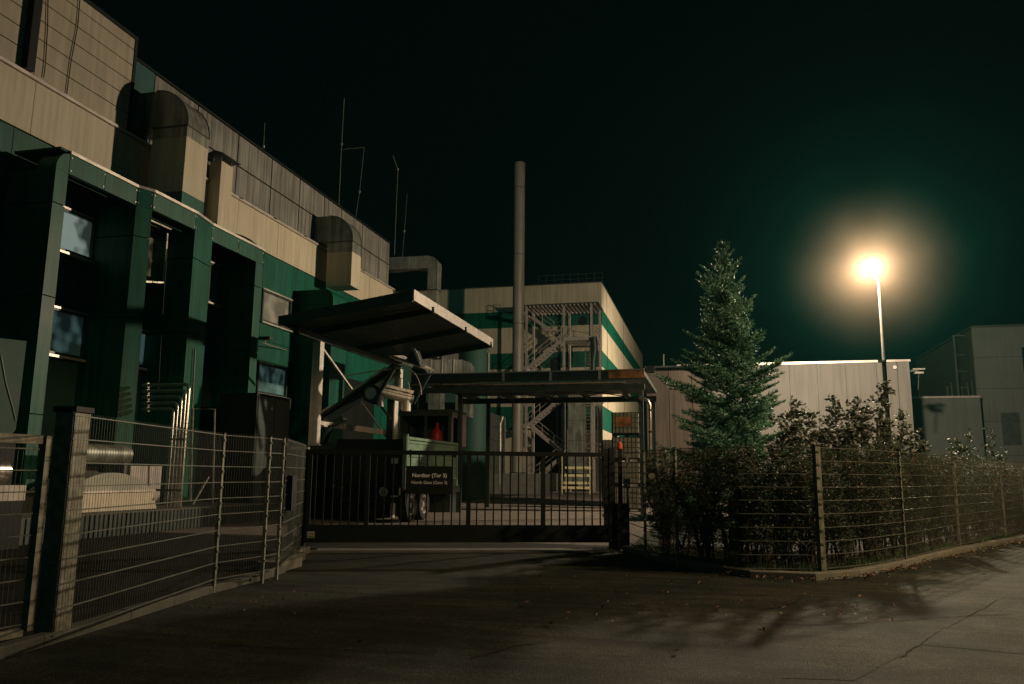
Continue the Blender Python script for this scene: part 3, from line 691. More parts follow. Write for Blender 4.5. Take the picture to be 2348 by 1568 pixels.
tp2 = thing('thin_conduit', 'thin conduit dropping from the window grille left of the pipe bundle', 'conduit', (-16, 20, 4))
m_ = MB(); m_.tube([P(383,570,x=-16.3), P(372,720,x=-16.3), P(362,900,x=-16.3)], .018, 6); m_.build('tube', M['dark'], tp2)
# window grille frame
wg = thing('window_grille', 'bright metal grille cage hung under the arcade header by the second window', 'grille', (-16.4, 20.5, 8))
m_ = MB(); A, B, C, D = [P(u, v, x=-16.6) for u, v in ((338,502),(405,532),(376,648),(322,645))]
for p, q in ((A,B),(P(383,535,x=-16.6),C),(C,D),(D,P(333,535,x=-16.6))): m_.bar(p, q, .05)
for k in range(3): o = Vector((-.35*k-.3,0,.03*k)); m_.bar(A+o, B+o, .035)
m_.build('frame', M['pipe'], wg)
# steel pipe frame
pfm = thing('hoop_barrier', 'rusty bracketed steel frame standing on the platform right of the pipes', 'frame', (-14, 21, .55))
m_ = MB(); x_ = -14.5; A, B, C = P(442,937,x=x_), P(492,938,x=x_), P(487,1158,x=x_)
m_.tube([P(436,1150,x=x_), A, B, C], .035, 8); m_.build('hoop', M['galv'], pfm)
m_ = MB(); m_.bar(P(441,1157,x=x_), P(478,1093,x=x_), .05); m_.build('brace', M['galv'], pfm)
# horizontal tank with saddles, vents and crates on platform
ht = thing('pressure_tank', 'horizontal steel tank gleaming behind the fence at the foot of the first pillar', 'tank', (-15.3, 17.2, .55))
a, b = P(165,1035,x=-15.3), P(250,1040,x=-15.3)
m_ = MB(); zc = P(200,1040,x=-15.3).z; r_ = .26
m_.tube([(-15.3,a.y-.12,zc),(-15.3,a.y-.06,zc),(-15.3,a.y,zc),(-15.3,b.y+.6,zc),(-15.3,b.y+.66,zc),(-15.3,b.y+.72,zc)], [.08,.2,r_,r_,.2,.08], 20); m_.build('vessel', M['duct'], ht, True)
m_ = MB()
for y in (a.y+.2, b.y+.4): m_.box(-15.5,-15.1,y-.05,y+.05,.551,zc-.2)
m_.build('saddle', M['dsteel'], ht)
wb = thing('meter_cabinet', 'pale grey cabinet with a black handle at the foot of the second pillar', 'cabinet', (-15.4, 19.9, .55))
a, b = P(262,1035,x=-15.5), P(296,1036,x=-15.5)
m_ = MB(); m_.box(-15.75,-15.5,a.y,b.y,.551,a.z); m_.build('body', M['steel'], wb)
m_ = MB(); q = P(277,1055,x=-15.47); m_.box(-15.498,-15.46,q.y-.05,q.y+.12,q.z-.06,q.z+.02); m_.bar(q, q+Vector((.02,.12,.12)), .03); m_.build('handle', M['dark'], wb)
lw = thing('low_wall', 'pale low panel wall behind the skylight on the platform', 'wall', (-15.9, 20, .55))
a, b = P(300,1070,x=-15.9), P(372,1070,x=-15.9)
m_ = MB(); m_.box(-15.98,-15.9,P(143,1072,x=-15.9).y,P(225,1071,x=-15.9).y,.551,a.z); m_.box(-15.98,-15.9,a.y,b.y,.551,a.z+.03); m_.build('panel', M['steel'], lw)
# dark hopper with rounded head right of the frame
hp = thing('filter_unit', 'dark dome-headed filter unit behind the fence below the right windows', 'filter', (-14.8, 26.2, .3))
q = P(580,1060,x=-15.2)
m_ = MB(); zt = P(580,960,x=-15.2).z
m_.tube([(q.x-.2,q.y,0),(q.x-.2,q.y,zt-.5),(q.x-.2,q.y,zt-.25),(q.x-.2,q.y,zt-.08),(q.x-.2,q.y,zt)], [.5,.5,.44,.28,.05], 24); m_.build('vessel', M['dsteel'], hp, True)
m_ = MB(); m_.box(q.x+.31,q.x+.36,q.y-.3,q.y+.05,1.0,1.55); m_.box(q.x+.31,q.x+.36,q.y-.28,q.y+.03,1.75,2.05); m_.build('label_plate', M['steel'], hp)
hn = thing('sheet_chute', 'tall dull green sheet metal chute at the left edge below the first pillar', 'chute', (-14.6, 14, 0))
pts = [P(-60,768,x=-14.8), P(61,782,x=-14.8), P(52,860,x=-14.8), P(44,930,x=-14.8), P(36,985,x=-14.8), P(15,1010,x=-14.8), P(-60,1012,x=-14.8)]
m_ = MB(); m_.prism(pts, (-1.6,0,0)); m_.build('casing', M['dgreen'], hn)
m_ = MB(); m_.tube([P(2,815,x=-14.79), P(14,880,x=-14.79), P(28,930,x=-14.79), P(36,965,x=-14.79)], .015, 6); m_.build('seam', M['dsteel'], hn)
m_ = MB(); q = P(10,1010,x=-14.8); m_.box(q.x-1.5,q.x-.2,q.y-.6,q.y+.5,0,q.z+.05); m_.build('base', M['dark'], hn)
bx_ = thing('storage_crate', 'dark crate with a pale top band behind the left gate leaf', 'crate', (-14.0, 12.2, 0))
a, b = P(0,1065,x=-13.3), P(62,1065,x=-13.3)
m_ = MB(); m_.box(-14.2,-13.3,a.y-1.2,b.y,.02,.95); m_.build('body', M['dark'], bx_)
m_ = MB(); m_.box(-14.22,-13.28,a.y-1.22,b.y+.02,.951,1.25); m_.build('top_band', M['steel'], bx_)
m_ = MB(); m_.tube([(-13.8,a.y-1.0,1.52),(-13.8,b.y-.1,1.52)], .26, 18); m_.build('roll', M['pipe'], bx_, True)
kc = thing('wall_cabinet', 'big dark switch cabinet between the last pillar and the canopy post', 'cabinet', (-15, 28, 0))
a, b = P(590,900,x=-14.5), P(668,905,x=-14.5)
m_ = MB(); m_.box(-15.9,-14.5,a.y,b.y,0,a.z); m_.build('body', M['dark'], kc)
m_ = MB(); m_.box(-14.499,-14.48,a.y+.1,(a.y+b.y)/2-.03,.2,a.z-.1); m_.box(-14.499,-14.48,(a.y+b.y)/2+.03,b.y-.1,.2,a.z-.1); m_.build('door', M['dsteel'], kc)

# ------------------------------------------------------------------ tilted canopy over the trailer
cn = thing('lean_to_canopy', 'tilted corrugated canopy roof with pale edge above the conveyor', 'canopy', (-13.6, 25.8, 0))
xl, xh, y0, y1 = -14.18, -9.35, 24.1, 34.05; zl, zh = 6.80, 7.50
m_ = MB(); nrib = 44
def zc_(x): return zl+(zh-zl)*(x-xl)/(xh-xl)
for i in range(nrib):   # trapezoidal sheet, ribs run down the slope
    ya = y0+.08+(y1-y0-.16)*i/nrib; w_ = (y1-y0-.16)/nrib
    a, b = Vector((xl+.03,0,zc_(xl)-.06)), Vector((xh-.06,0,zc_(xh)-.06))
    pr = [(0,0),(.25,0),(.35,-.08),(.75,-.08),(.85,0),(1,0)]
    pf_ = [Vector((a.x, ya+w_*p, a.z+q)) for p, q in pr] + [Vector((a.x, ya+w_*p, a.z+q+.012)) for p, q in reversed(pr)]
    m_.prism(pf_, b-a)
m_.build('corrugated_sheet', M['roofsheet'], cn)
m_ = MB(); m_.prism([(xl,y0,zl-.30),(xh,y0,zh-.38),(xh,y0,zh+.03),(xl,y0,zl+.03)], (0,.06,0)); m_.build('side_fascia', M['dsteel'], cn); m_ = MB(); m_.prism([(xl,y1-.06,zl-.30),(xh,y1-.06,zh-.30),(xh,y1-.06,zh+.03),(xl,y1-.06,zl+.03)], (0,.06,0)); m_.build('side_fascia', M['dsteel'], cn)
m_ = MB(); m_.box(xh, xh+.05, y0, y1, zh-.33, zh+.035); m_.build('front_fascia', M['steel'], cn)
m_ = MB(); m_.box(xl-.05, xl, y0, y1, zl-.25, zl+.03); m_.build('rear_fascia', M['dsteel'], cn)
def ibeam(m_, a, b, h=.22, w_=.12, t=.018):
    a, b = Vector(a), Vector(b); m_.bar(a+Z*(h/2-t/2), b+Z*(h/2-t/2), w_, t); m_.bar(a-Z*(h/2-t/2), b-Z*(h/2-t/2), w_, t); m_.bar(a, b, t, h-2*t-.002)
for y in (25.9, 29.8, 33.6):
    m_ = MB(); ibeam(m_, (xl+.3,y,zc_(xl+.3)-.30), (xh+.12,y,zc_(xh)-.30)); m_.build('cross_beam', M['dsteel'], cn)
for x in (-13.6,):
    m_ = MB(); ibeam(m_, (x,y0+.3,zc_(x)-.53), (x,y1-.3,zc_(x)-.53)); m_.build('purlin', M['dsteel'], cn)
for y in (25.9, 33.6):
    m_ = MB(); m_.bar((-13.6,y,0),(-13.6,y,6.2),.30,.30); 
    m_.build('column', M['lsteel'], cn)
m_ = MB(); m_.bar((-13.6,26.08,3.28),(-13.6,33.4,3.28),.16,.22); m_.build('lower_rail', M['lsteel'], cn)
m_ = MB(); m_.bar((-13.55,26.1,6.0),(-13.55,29.6,4.35),.07,.07); m_.bar((-13.55,29.7,4.3),(-13.55,33.4,2.6),.07,.07); m_.build('diagonal_brace', M['lsteel'], cn)
m_ = MB(); m_.bar((-13.6,25.9,2.6),(-12.9,25.7,2.2),.12,.12); m_.build('knee_brace', M['lsteel'], cn)

# inclined conveyor with drive and hood
cv = thing('inclined_conveyor', 'inclined conveyor with drum and hood rising under the tilted canopy', 'conveyor', (-12.5, 26.5, 0))
y_ = 26.6
A, B = P(700,985,y=y_), P(912,838,y=y_)
m_ = MB(); m_.bar(A, B, .7, .10); m_.bar(A+Z*-.22, B+Z*-.22, .72, .04)
for f_ in (.15,.35,.55,.75,.92): q = A.lerp(B, f_); m_.bar(q+Z*.0, q-Z*.24, .05, .05)
m_.build('trough', M['dsteel'], cv)
m_ = MB(); 
for s0, s1 in ((.12,.30),(.55,.92)): m_.bar(A.lerp(B,s0)+Vector((0,-.36,.09)), A.lerp(B,s1)+Vector((0,-.36,.09)), .05, .07)
m_.build('side_rail', M['lsteel'], cv)
m_ = MB(); q = P(851,902,y=y_-.35); m_.tube([q, q+Vector((0,.5,0))], .36, 8); m_.build('drum_housing', M['dsteel'], cv)
m_ = MB(); m_.tube([q-Vector((0,.06,0)), q-Vector((0,.002,0))], .22, 20); m_.build('drum_cover', M['lsteel'], cv)
# screw section towards the right
A2, B2 = P(872,893,y=y_-.4), P(945,910,y=y_+.3)
m_ = MB(); m_.bar(A2+Z*.16, B2+Z*.16, .34, .10); m_.bar(A2+Z*.02, B2+Z*.02, .32, .05); m_.build('screw_cover', M['lsteel'], cv)
m_ = MB(); m_.tube([A2-Z*.10, B2-Z*.10], .17, 14); m_.build('screw_tube', M['lsteel'], cv, True)
m_ = MB(); q = B2-Z*.14+(A2-B2)*.18; m_.tube([q, q-Z*.42], .16, 14); m_.build('outlet_spout', M['lsteel'], cv, True); m_ = MB(); q = A2-Z*.1+(B2-A2)*.02; m_.tube([q, q-Z*.5], .12, 12); m_.build('outlet_spout', M['lsteel'], cv, True)
m_ = MB(); q = P(917,893,y=y_); m_.tube([q, q+Z*.42], .085, 12); m_.build('inlet_stub', M['lsteel'], cv, True)
# hood plates
m_ = MB(); m_.prism([P(893,818,y=y_-.3), P(905,826,y=y_-.3), P(996,852,y=y_+.5), P(985,845,y=y_+.9), P(925,818,y=y_+1.0)], (0,0,.05)); m_.build('hood', M['lsteel'], cv)
m_ = MB(); m_.prism([P(930,824,y=y_), P(948,800,y=y_), P(963,838,y=y_)], (0,.6,0)); m_.build('deflector', M['dsteel'], cv)
m_ = MB(); m_.prism([P(944,797,y=y_-.01), P(952,799,y=y_-.01), P(965,830,y=y_-.01), P(958,828,y=y_-.01)], (0,-.03,0)); m_.build('deflector_edge', M['lsteel'], cv)
m_ = MB(); m_.bar(P(905,842,y=y_-.5), P(860,918,y=y_-.5), .12, .12); m_.bar(P(985,858,y=y_), P(948,925,y=y_), .09, .09); m_.bar(P(868,925,y=y_), P(895,960,y=y_), .08, .06); m_.build('strut', M['dsteel'], cv)
m_ = MB(); q = P(908,900,y=y_+.3); m_.box(q.x-.27, q.x-.02, q.y-.15, q.y+.15, 0, q.z); m_.build('support_leg', M['dsteel'], cv)
m_ = MB(); m_.box(q.x-.018, q.x+.03, q.y-.17, q.y+.17, 0, q.z); m_.build('support_edge', M['lsteel'], cv)
m_ = MB(); m_.bar(P(760,975,y=y_), P(735,1030,y=y_), .3, .08); m_.bar(P(748,985,y=y_), P(790,960,y=y_), .3, .06); m_.build('chute_plate', M['dsteel'], cv)
m_ = MB()
pts = [P(u, v, y=y_-.45) for u, v in ((938,846),(950,855),(958,868),(964,885),(966,905))]; m_.tube(pts, .015, 6)
pts = [P(u, v, y=y_-.45) for u, v in ((790,862),(850,852),(920,843))]; m_.tube(pts, .02, 6)
pts = [P(u, v, y=y_-.45) for u, v in ((930,868),(937,880),(940,900))]; m_.tube(pts, .012, 6); m_.build('hose', M['lsteel'], cv)

# ------------------------------------------------------------------ tipping trailer
tr = thing('tipper_trailer', 'pale green high-sided trailer behind the gate sign, 25 disc on its dark tail', 'trailer', (-10.5, 26.5, 0))
X1, X0 = -9.32, -11.75; ya, yb_ = 23.9, 29.2
m_ = MB(); 
for i in range(3):
    z0 = 1.32+.43*i; z1 = z0+.43
    pts = [(X1-.05,z0),(X1,z0+.03),(X1,z0+.10),(X1-.03,z0+.13),(X1-.03,z1-.13),(X1,z1-.10),(X1,z1-.035),(X1-.05,z1-.002),(X1-.09,z1-.002),(X1-.09,z0)]
    m_.prism([(x, ya+.1, z) for x, z in pts], (0, yb_-ya-.2, 0))
m_.build('side_board', M['trailer'], tr)
m_ = MB(); m_.box(X1-.12, X1+.02, ya, ya+.095, 1.1, 2.78); m_.box(X1-.12, X1+.02, yb_-.095, yb_, 1.1, 2.68); m_.box(X1-.10,X1+.025,ya+.097,yb_-.097,2.615,2.70); m_.build('corner_stake', M['trailer'], tr)
m_ = MB()
for y in (ya+.28, yb_-.4):
    m_.box(X1+.004, X1+.035, y, y+.07, 2.12, 2.30); m_.box(X1+.004, X1+.035, y-.08, y+.16, 2.20, 2.24)
m_.build('latch', M['dark'], tr)
m_ = MB(); m_.box(X0, X1-.13, ya, ya+.08, 1.1, 2.62); m_.box(X0, X0+.08, ya+.09, yb_, 1.2, 2.62); m_.box(X0+.09, X1-.12, ya+.09, yb_, 1.2, 1.29); m_.build('tailboard', M['dark'], tr)
m_ = MB(); m_.box(X0+.3, X1-.3, ya+.2, yb_+1.4, .85, 1.15); m_.box(X0+.1, X1-.1, ya-.02, ya+.1, .62, .8); m_.build('chassis', M['dark'], tr)
def wheel(par, x, y, r_=.52, wd=.34, side=1, c=None):
    m_ = MB(); n_ = 40; prof = [(0,.58*r_),(0,.92*r_),(.05,r_),(wd-.05,r_),(wd,.92*r_),(wd,.60*r_)]
    vs, fs = [], []
    for i in range(n_):
        a = 2*math.pi*i/n_; k = 1.0 if i % 2 else .985
        for (dx, rr) in prof: kk = k if rr == r_ else 1; vs.append((x-side*dx, y+rr*kk*math.cos(a), r_+rr*kk*math.sin(a)))
    L = len(prof)
    for i in range(n_):
        for j in range(L-1): a, b = i*L+j, ((i+1) % n_)*L+j; fs.append((a, a+1, b+1, b))
    m_.add(vs, fs); o = m_.build('wheel', M['black'], par, True)
    m_ = MB(); vs, fs = [], []; prof = [(.005,.60*r_),(.02,.50*r_),(.12,.44*r_),(.14,.2*r_),(.03,.17*r_),(.02,.01)]
    for i in range(28):
        a = 2*math.pi*i/28
        for (dx, rr) in prof: vs.append((x-side*dx, y+rr*math.cos(a), r_+rr*math.sin(a)))
    L = len(prof)
    for i in range(28):
        for j in range(L-1): a, b = i*L+j, ((i+1) % 28)*L+j; fs.append((a, a+1, b+1, b))
    m_.add(vs, fs); m_.build('rim', M['steel'], o, True)
for y in (24.75, 25.95): wheel(tr, -9.42, y); wheel(tr, -11.6, y, side=-1)
q = P(878,1127,y=ya-.03)
m_ = MB(); m_.tube([(q.x,ya-.02,q.z),(q.x,ya-.006,q.z)], .15, 24); mdisc = m_.build('speed_disc', M['ibc'], tr)
m_ = MB(); m_.box(q.x-.18,q.x+.18,ya-.005,ya-.0005,q.z-.18,q.z+.18); m_.build('disc_plate', M['dark'], tr)
text('25', 'number', 0, 0, .19, mdisc, 'dark', at3=(q.x, ya-.022, q.z-.065), rot=Matrix(((1,0,0),(0,0,1),(0,1,0))).to_4x4() @ Matrix.Diagonal((1,1,-1,1)))
q = P(928,990,y=ya); m_ = MB(); q2 = P(924,1060,y=ya-.06)
m_.box(X1-.10, X1+.03, ya-.05, ya-.004, .55, 1.0); m_.build('tail_lamp', M['dark'], tr)
m_ = MB(); q = P(925,950,y=ya); m_.box(X1-.02, X1+.0, ya-.03, ya-.002, 1.05, 2.7); m_.build('edge_trim', M['steel'], tr)
q = P(911,1100,y=ya); m_ = MB(); m_.box(X1-.5,X1-.28,ya-.03,ya-.002,1.85,2.02); m_.build('reflector_plate', M['ibc'], tr)
# dark skip / container left of the trailer
ct = thing('dark_skip', 'dark skip filling the space left of the trailer behind the gate', 'skip', (-13.2, 25.6, 0))
m_ = MB(); m_.prism([(-14.3,25.4,.25),(-12.2,25.4,.25),(-11.95,25.4,2.45),(-14.6,25.4,2.45)], (0,4.2,0)); m_.build('body', M['dark'], ct)
m_ = MB(); m_.box(-14.66,-11.92,25.33,25.40,2.30,2.47); 
for x in (-14.1,-13.5,-12.9,-12.35): m_.box(x,x+.08,25.33,25.398,.3,2.28)
m_.build('rib', M['dsteel'], ct)
m_ = MB(); m_.box(-14.2,-12.3,25.6,29.3,.02,.249); m_.build('skid', M['dark'], ct)
q = P(783,1113,y=25.32); m_ = MB(); m_.box(q.x-.12,q.x+.12,25.31,25.328,q.z-.09,q.z+.09); m_.box(q.x-.36,q.x-.26,25.31,25.328,q.z-.07,q.z+.06); m_.build('plate', M['ibc'], ct)

# glazed control cabin behind the trailer with red bottle inside
cb = thing('control_cabin', 'raised glazed control cabin with dark frame behind the trailer', 'cabin', (-11, 31.5, 0))
y_ = 31.0; a, b = P(915,945,y=y_), P(1036,947,y=y_); zt = a.z; zb = P(960,1020,y=y_).z; xa, xb = a.x, b.x; dp = 2.0; xs = xb+.0
m_ = MB(); m_.box(xa, xb, y_, y_+dp, zt, zt+.10); m_.build('roof', M['dsteel'], cb)
m_ = MB(); m_.box(xa, xb, y_, y_+dp, zb-.12, zb); m_.build('floor', M['dsteel'], cb)
m_ = MB(); zbx = zb+.002; ztx = zt-.002
for u in (918, 975, 1030): x = P(u,980,y=y_).x; m_.box(x-.05, x+.05, y_, y_+.08, zbx, ztx)
m_.box(xa, xa+.06, y_+dp-.06, y_+dp, zbx, ztx); m_.box(xa+.062, xb-.062, y_+dp-.05, y_+dp, zbx, ztx); m_.box(xa, xa+.05, y_+.1, y_+dp-.07, zbx, ztx)
m_.box(xa, xb, y_-.01, y_+.07, zt-.16, zt-.004) ; m_.build('frame', M['dsteel'], cb)
m_ = MB(); m_.box(xb-.04, xb, y_+1.05, y_+dp, zbx, ztx); m_.box(xb-.04, xb, y_+.082, y_+1.048, zt-.22, ztx); m_.box(xb-.04, xb+.002, y_+.082, y_+.2, zbx, zt-.222); m_.build('side_panel', M['steel'], cb)
m_ = MB(); m_.box(xa+.1, xb-.1, y_+.3, y_+dp-.3, 0, zb-.122); m_.build('base', M['dsteel'], cb)
rb = thing('red_bottle', 'red bottle standing inside the glazed control cabin', 'bottle', (P(1000,1000,y=y_+.3).x, y_+.3, zb))
q = P(999,1010,y=y_+.3); m_ = MB(); m_.tube([(q.x,q.y,zb+.001),(q.x,q.y,zb+.06),(q.x,q.y,zb+.42),(q.x+.02,q.y,zb+.60),(q.x+.04,q.y,zb+.72),(q.x+.04,q.y,zb+.92)], [.20,.24,.25,.18,.08,.05], 18); m_.build('body', M['red'], rb, True)
m_ = MB(); m_.tube([(q.x+.04,q.y,zb+.922),(q.x+.04,q.y,zb+.97)], .05, 12); m_.build('valve', M['dark'], rb)
# process shed behind (clad side wall)
sh = thing('process_shed', 'dark shed with wide horizontal side panels left of the chimney', 'building', (-18, 56, 0))
a, b = Vector((-15.9,50.2,0)), Vector((-16.9,66,0))
dd = (b-a).normalized(); nn = Vector((-dd.y, dd.x, 0))
for i in range(6):
    m_ = MB(); p, q = a+Z*(1.05*i+.02), b+Z*(1.05*i+.02); 
    m_.prism([p, q, q+nn*.1, p+nn*.1], (0,0,1.02)); m_.build('side_panel', M['tower'], sh)
m_ = MB(); m_.prism([a+nn*.101, b+nn*.101, b+nn*6, a+nn*6], (0,0,6.2)); m_.build('body', M['dsteel'], sh)
m_ = MB(); m_.bar(a-dd*.08+nn*.05, a-dd*.08+nn*.05+Z*7.2, .16); m_.bar(b+dd*.1+nn*.05, b+dd*.1+nn*.05+Z*6.3, .16); m_.build('corner_post', M['steel'], sh)

# ------------------------------------------------------------------ flat passage canopy
pc = thing('passage_canopy', 'flat roofed passage canopy with gutter spanning behind the gate', 'canopy', (-6.5, 33, 0))
x0, x1, y0, y1 = -11.6, -2.30, 30.0, 37.2
m_ = MB(); m_.box(x0, x1, y0, y0+.05, 5.12, 5.46); m_.build('fascia', M['dsteel'], pc)
m_ = MB(); q = P(1395,860,y=30).x; m_.box(q, x1+.0, y0-.03, y0-.002, 5.16, 5.44); m_.build('copper_fascia', M['rust'], pc)
m_ = MB(); m_.box(x0, x1, y0-.04, y0+.06, 5.461, 5.50); m_.build('edge_capping', M['cap'], pc)
m_ = MB(); m_.tube([(x0,y0-.10,5.04),(P(1435,880,y=30).x,y0-.10,5.04)], .075, 12); m_.build('gutter', M['pipe'], pc, True)
for u in (1154, 1262, 1374): x = P(u,860,y=30).x; m_ = MB(); m_.box(x-.05, x+.05, y0-.045, y0-.006, 5.12, 5.458); m_.build('fascia_joint', M['cap'], pc)
m_ = MB(); m_.box(x0, x1, y0+.052, y1, 5.28, 5.44); m_.build('roof_deck', M['dsteel'], pc)
m_ = MB(); m_.box(x0, x1, y0+.0, y0+.2, 4.72, 4.93); m_.build('edge_beam', M['dsteel'], pc); m_ = MB(); m_.box(x0, x1, y1-.2, y1, 4.9, 5.15); m_.build('edge_beam', M['dsteel'], pc)
m_ = MB()
for a, b in (((x0+1,y0+.2),(x0+6,y1-.2)),((x0+6,y0+.2),(x0+1,y1-.2)),((x1-4,y0+.2),(x1-.3,y1-.2)),((x1-.3,y0+.2),(x1-4,y1-.2))):
    m_.bar((a[0],a[1],4.98),(b[0],b[1],4.98),.035)
for k in range(5): x = x0+1.8*k+.8; m_.bar((x,y0+.2,5.1),(x,y1-.2,5.1),.1,.2)
m_.build('bracing', M['dsteel'], pc)
for x, y in ((x1-.15,y0+.1),(x1-.15,y1-.15),(x0+1.3,y1-.15),(-10.0,y0+1.6)):
    m_ = MB(); m_.bar((x,y,0),(x,y,4.9),.17); m_.build('post', M['dsteel'], pc)
dp_ = thing('bent_downpipe', 'bent bright downpipe beside the right post of the passage canopy', 'downpipe', (-2.3, 29.8, 0))
pts = [P(u, v, y=29.7) for u, v in ((1466,910),(1474,912),(1484,918),(1490,930),(1491,960),(1491,1010),(1491,1150))]
m_ = MB(); m_.tube(pts, .055, 10); m_.build('pipe', M['pipe'], dp_, True)
m_ = MB()
for v in (940, 990): q = P(1491,v,y=29.7); m_.box(q.x-.08,q.x+.08,q.y-.08,q.y+.08,q.z-.03,q.z+.03)
m_.build('bracket', M['dsteel'], dp_)

# stacked IBC tanks
def ibc(x, y, z, label, lab=False):
    t = thing('ibc_tank', label, 'tank', (x, y, z), 'caged plastic tanks stacked under the canopy')
    w_, d_2, h = 1.2, 1.0, 1.06
    m_ = MB(); m_.box(x+.04,x+w_-.04,y+.04,y+d_2-.04,z+.15,z+h-.03); m_.build('bottle', M['ibc'], t)
    m_ = MB()
    for i in range(8): xx = x+w_*i/7; m_.bar((xx,y,z+.13),(xx,y,z+h),.02); m_.bar((xx,y+d_2,z+.13),(xx,y+d_2,z+h),.02)
    for i in range(6): yy = y+d_2*i/6; m_.bar((x,yy,z+.13),(x,yy,z+h),.02); m_.bar((x+w_,yy,z+.13),(x+w_,yy,z+h),.02)
    for i in range(5):
        zz = z+.15+(h-.17)*i/4
        for a, b in (((x,y),(x+w_,y)),((x,y+d_2),(x+w_,y+d_2)),((x,y),(x,y+d_2)),((x+w_,y),(x+w_,y+d_2))): m_.bar((a[0],a[1],zz),(b[0],b[1],zz),.022)
    m_.build('cage', M['dsteel'], t)
    m_ = MB(); m_.box(x,x+w_,y,y+d_2,z+.10,z+.125)
    for xx in (x, x+w_/2-.06, x+w_-.12): m_.box(xx,xx+.12,y,y+d_2,z+.002,z+.099)
    m_.build('pallet', M['dark'], t)
    if lab: m_ = MB(); m_.box(x+.17,x+.85,y-.022,y-.012,z+.45,z+.85); m_.build('label_plate', M['rust'], t)
q = P(1402,945,d=35)
for i, l in enumerate(('bottom caged tank of the front stack under the canopy', 'second caged tank from the ground in the front stack', 'third caged tank from the ground in the front stack', 'topmost caged tank with a copper coloured plate, in the front stack')):
    ibc(q.x, q.y, 1.07*i, l, i == 3)
q2 = P(1372,1000,d=38)
for i, l in enumerate(('bottom caged tank of the rear stack left of the taller stack', 'second caged tank from the ground in the rear stack', 'topmost caged tank of the rear stack, left of the taller stack')):
    ibc(q2.x+.15, q2.y, 1.07*i, l)

# ------------------------------------------------------------------ chimney
cm = thing('steel_chimney', 'tall slim steel chimney standing on a concrete plinth mid yard', 'chimney', (-15.35, 64.2, 0))
cx_, cy_ = -15.35, 64.2
m_ = MB(); m_.tube([(cx_,cy_,1.7),(cx_,cy_,12),(cx_,cy_,20),(cx_,cy_,28.3)], .49, 36); m_.build('shaft', M['stack'], cm, True)
m_ = MB()
for z in (8, 14, 20, 26): m_.tube([(cx_,cy_,z),(cx_,cy_,z+.06)], .50, 36)
m_.build('joint_ring', M['dsteel'], cm)
m_ = MB(); m_.tube([(cx_,cy_,1.62),(cx_,cy_,1.72)], .66, 30); m_.build('base_flange', M['dsteel'], cm)
m_ = MB(); a = P(1140,1120,z=.3); m_.box(-17.2,-13.0,61.5,66,0,1.6); m_.build('plinth', M['concrete'], cm)
for k, (u0, u1, l) in enumerate(((1146,1152,'thick insulated pipe rising left of the chimney foot'),)):
    t = thing('process_pipe', l, 'pipe', P(u0,1120,d=58))
    pts = [P(u, v, d=58) for u, v in ((1152,955),(1150,962),(1146,972),(1146,1040))]
    m_ = MB(); m_.tube(pts, .16, 12); m_.build('lagging', M['pipe'], t, True)
    m_ = MB(); m_.tube([P(1122,900,d=58)+Vector((0,0,0)), P(1122,1110,d=58)], .05, 8); m_.tube([P(1145,1045,d=58), P(1145,1110,d=58)], .1, 8); m_.build('riser', M['galv'], t)

# ------------------------------------------------------------------ striped building at the back
sb = thing('striped_building', 'tall beige hall with green stripes behind the stair tower', 'building', (-20, 80, 0))
XS = -9.7; YS = 75.0; X0 = -40; YE = 124.0
bands = [(0,2.6,'green'),(2.6,4.6,'beige'),(4.6,7.1,'green')]
def zof(v): return P(1372, v, y=YS).z
lv = [(19.95, zof(706)), (zof(706), zof(744)), (zof(744), zof(804)), (zof(804), zof(841)), (zof(841), zof(930)), (zof(930), zof(985)), (zof(985), zof(1060)), (zof(1060), 0)]
cols = ['beige','green','beige','green','beige','green','beige','beige']
for (zt, zb_), c in zip(lv, cols):
    m_ = MB()
    xs_ = [X0, -33, -27, -21, -15.5, XS]
    for xa, xb in zip(xs_, xs_[1:]): m_.box(xa+.01, xb-.01 if xb != XS else xb, YS, YS+.15, zb_, zt-.004)
    m_.box(XS-.15, XS, YS+.152, YE, zb_, zt-.004)
    m_.build('green_stripe' if c == 'green' else 'beige_wall', M[c], sb)
m_ = MB(); m_.box(X0+.01, XS-.16, YS+.16, YE, 0, 19.8); m_.build('core', M['dark'], sb)
m_ = MB(); m_.box(X0, XS+.05, YS-.05, YE, 19.95, 20.05); m_.build('roof_edge', M['dsteel'], sb)
m_ = MB(); q = P(1335,735,y=YS-.02); m_.tube([(q.x,YS-.06,q.z),(q.x,YS-.004,q.z)], .47, 24); m_.build('round_vent', M['dark'], sb)
m_ = MB(); a, b = P(1262,820,y=YS), P(1285,1120,y=YS); m_.box(a.x,b.x,YS-.03,YS-.004,9.0,a.z); m_.box(P(1222,940,y=YS).x, P(1300,940,y=YS).x, YS-.031, YS-.003, 1.7, P(1260,918,y=YS).z+.3); m_.build('dark_panel', M['dark'], sb)
m_ = MB()
for i in range(9): x = -16+.8*i; m_.bar((x,YS+.4,20.05),(x,YS+.4,21.0),.04)
m_.bar((-16,YS+.4,21.0),(-9.6,YS+.4,21.0),.04); m_.bar((-16,YS+.4,20.5),(-9.6,YS+.4,20.5),.03); m_.build('roof_railing', M['dsteel'], sb)
m_ = MB()
for y in (79.0, 95.0): m_.box(XS+.003, XS+.03, y, y+.04, 8, 19.9)
m_.build('cable', M['dark'], sb)

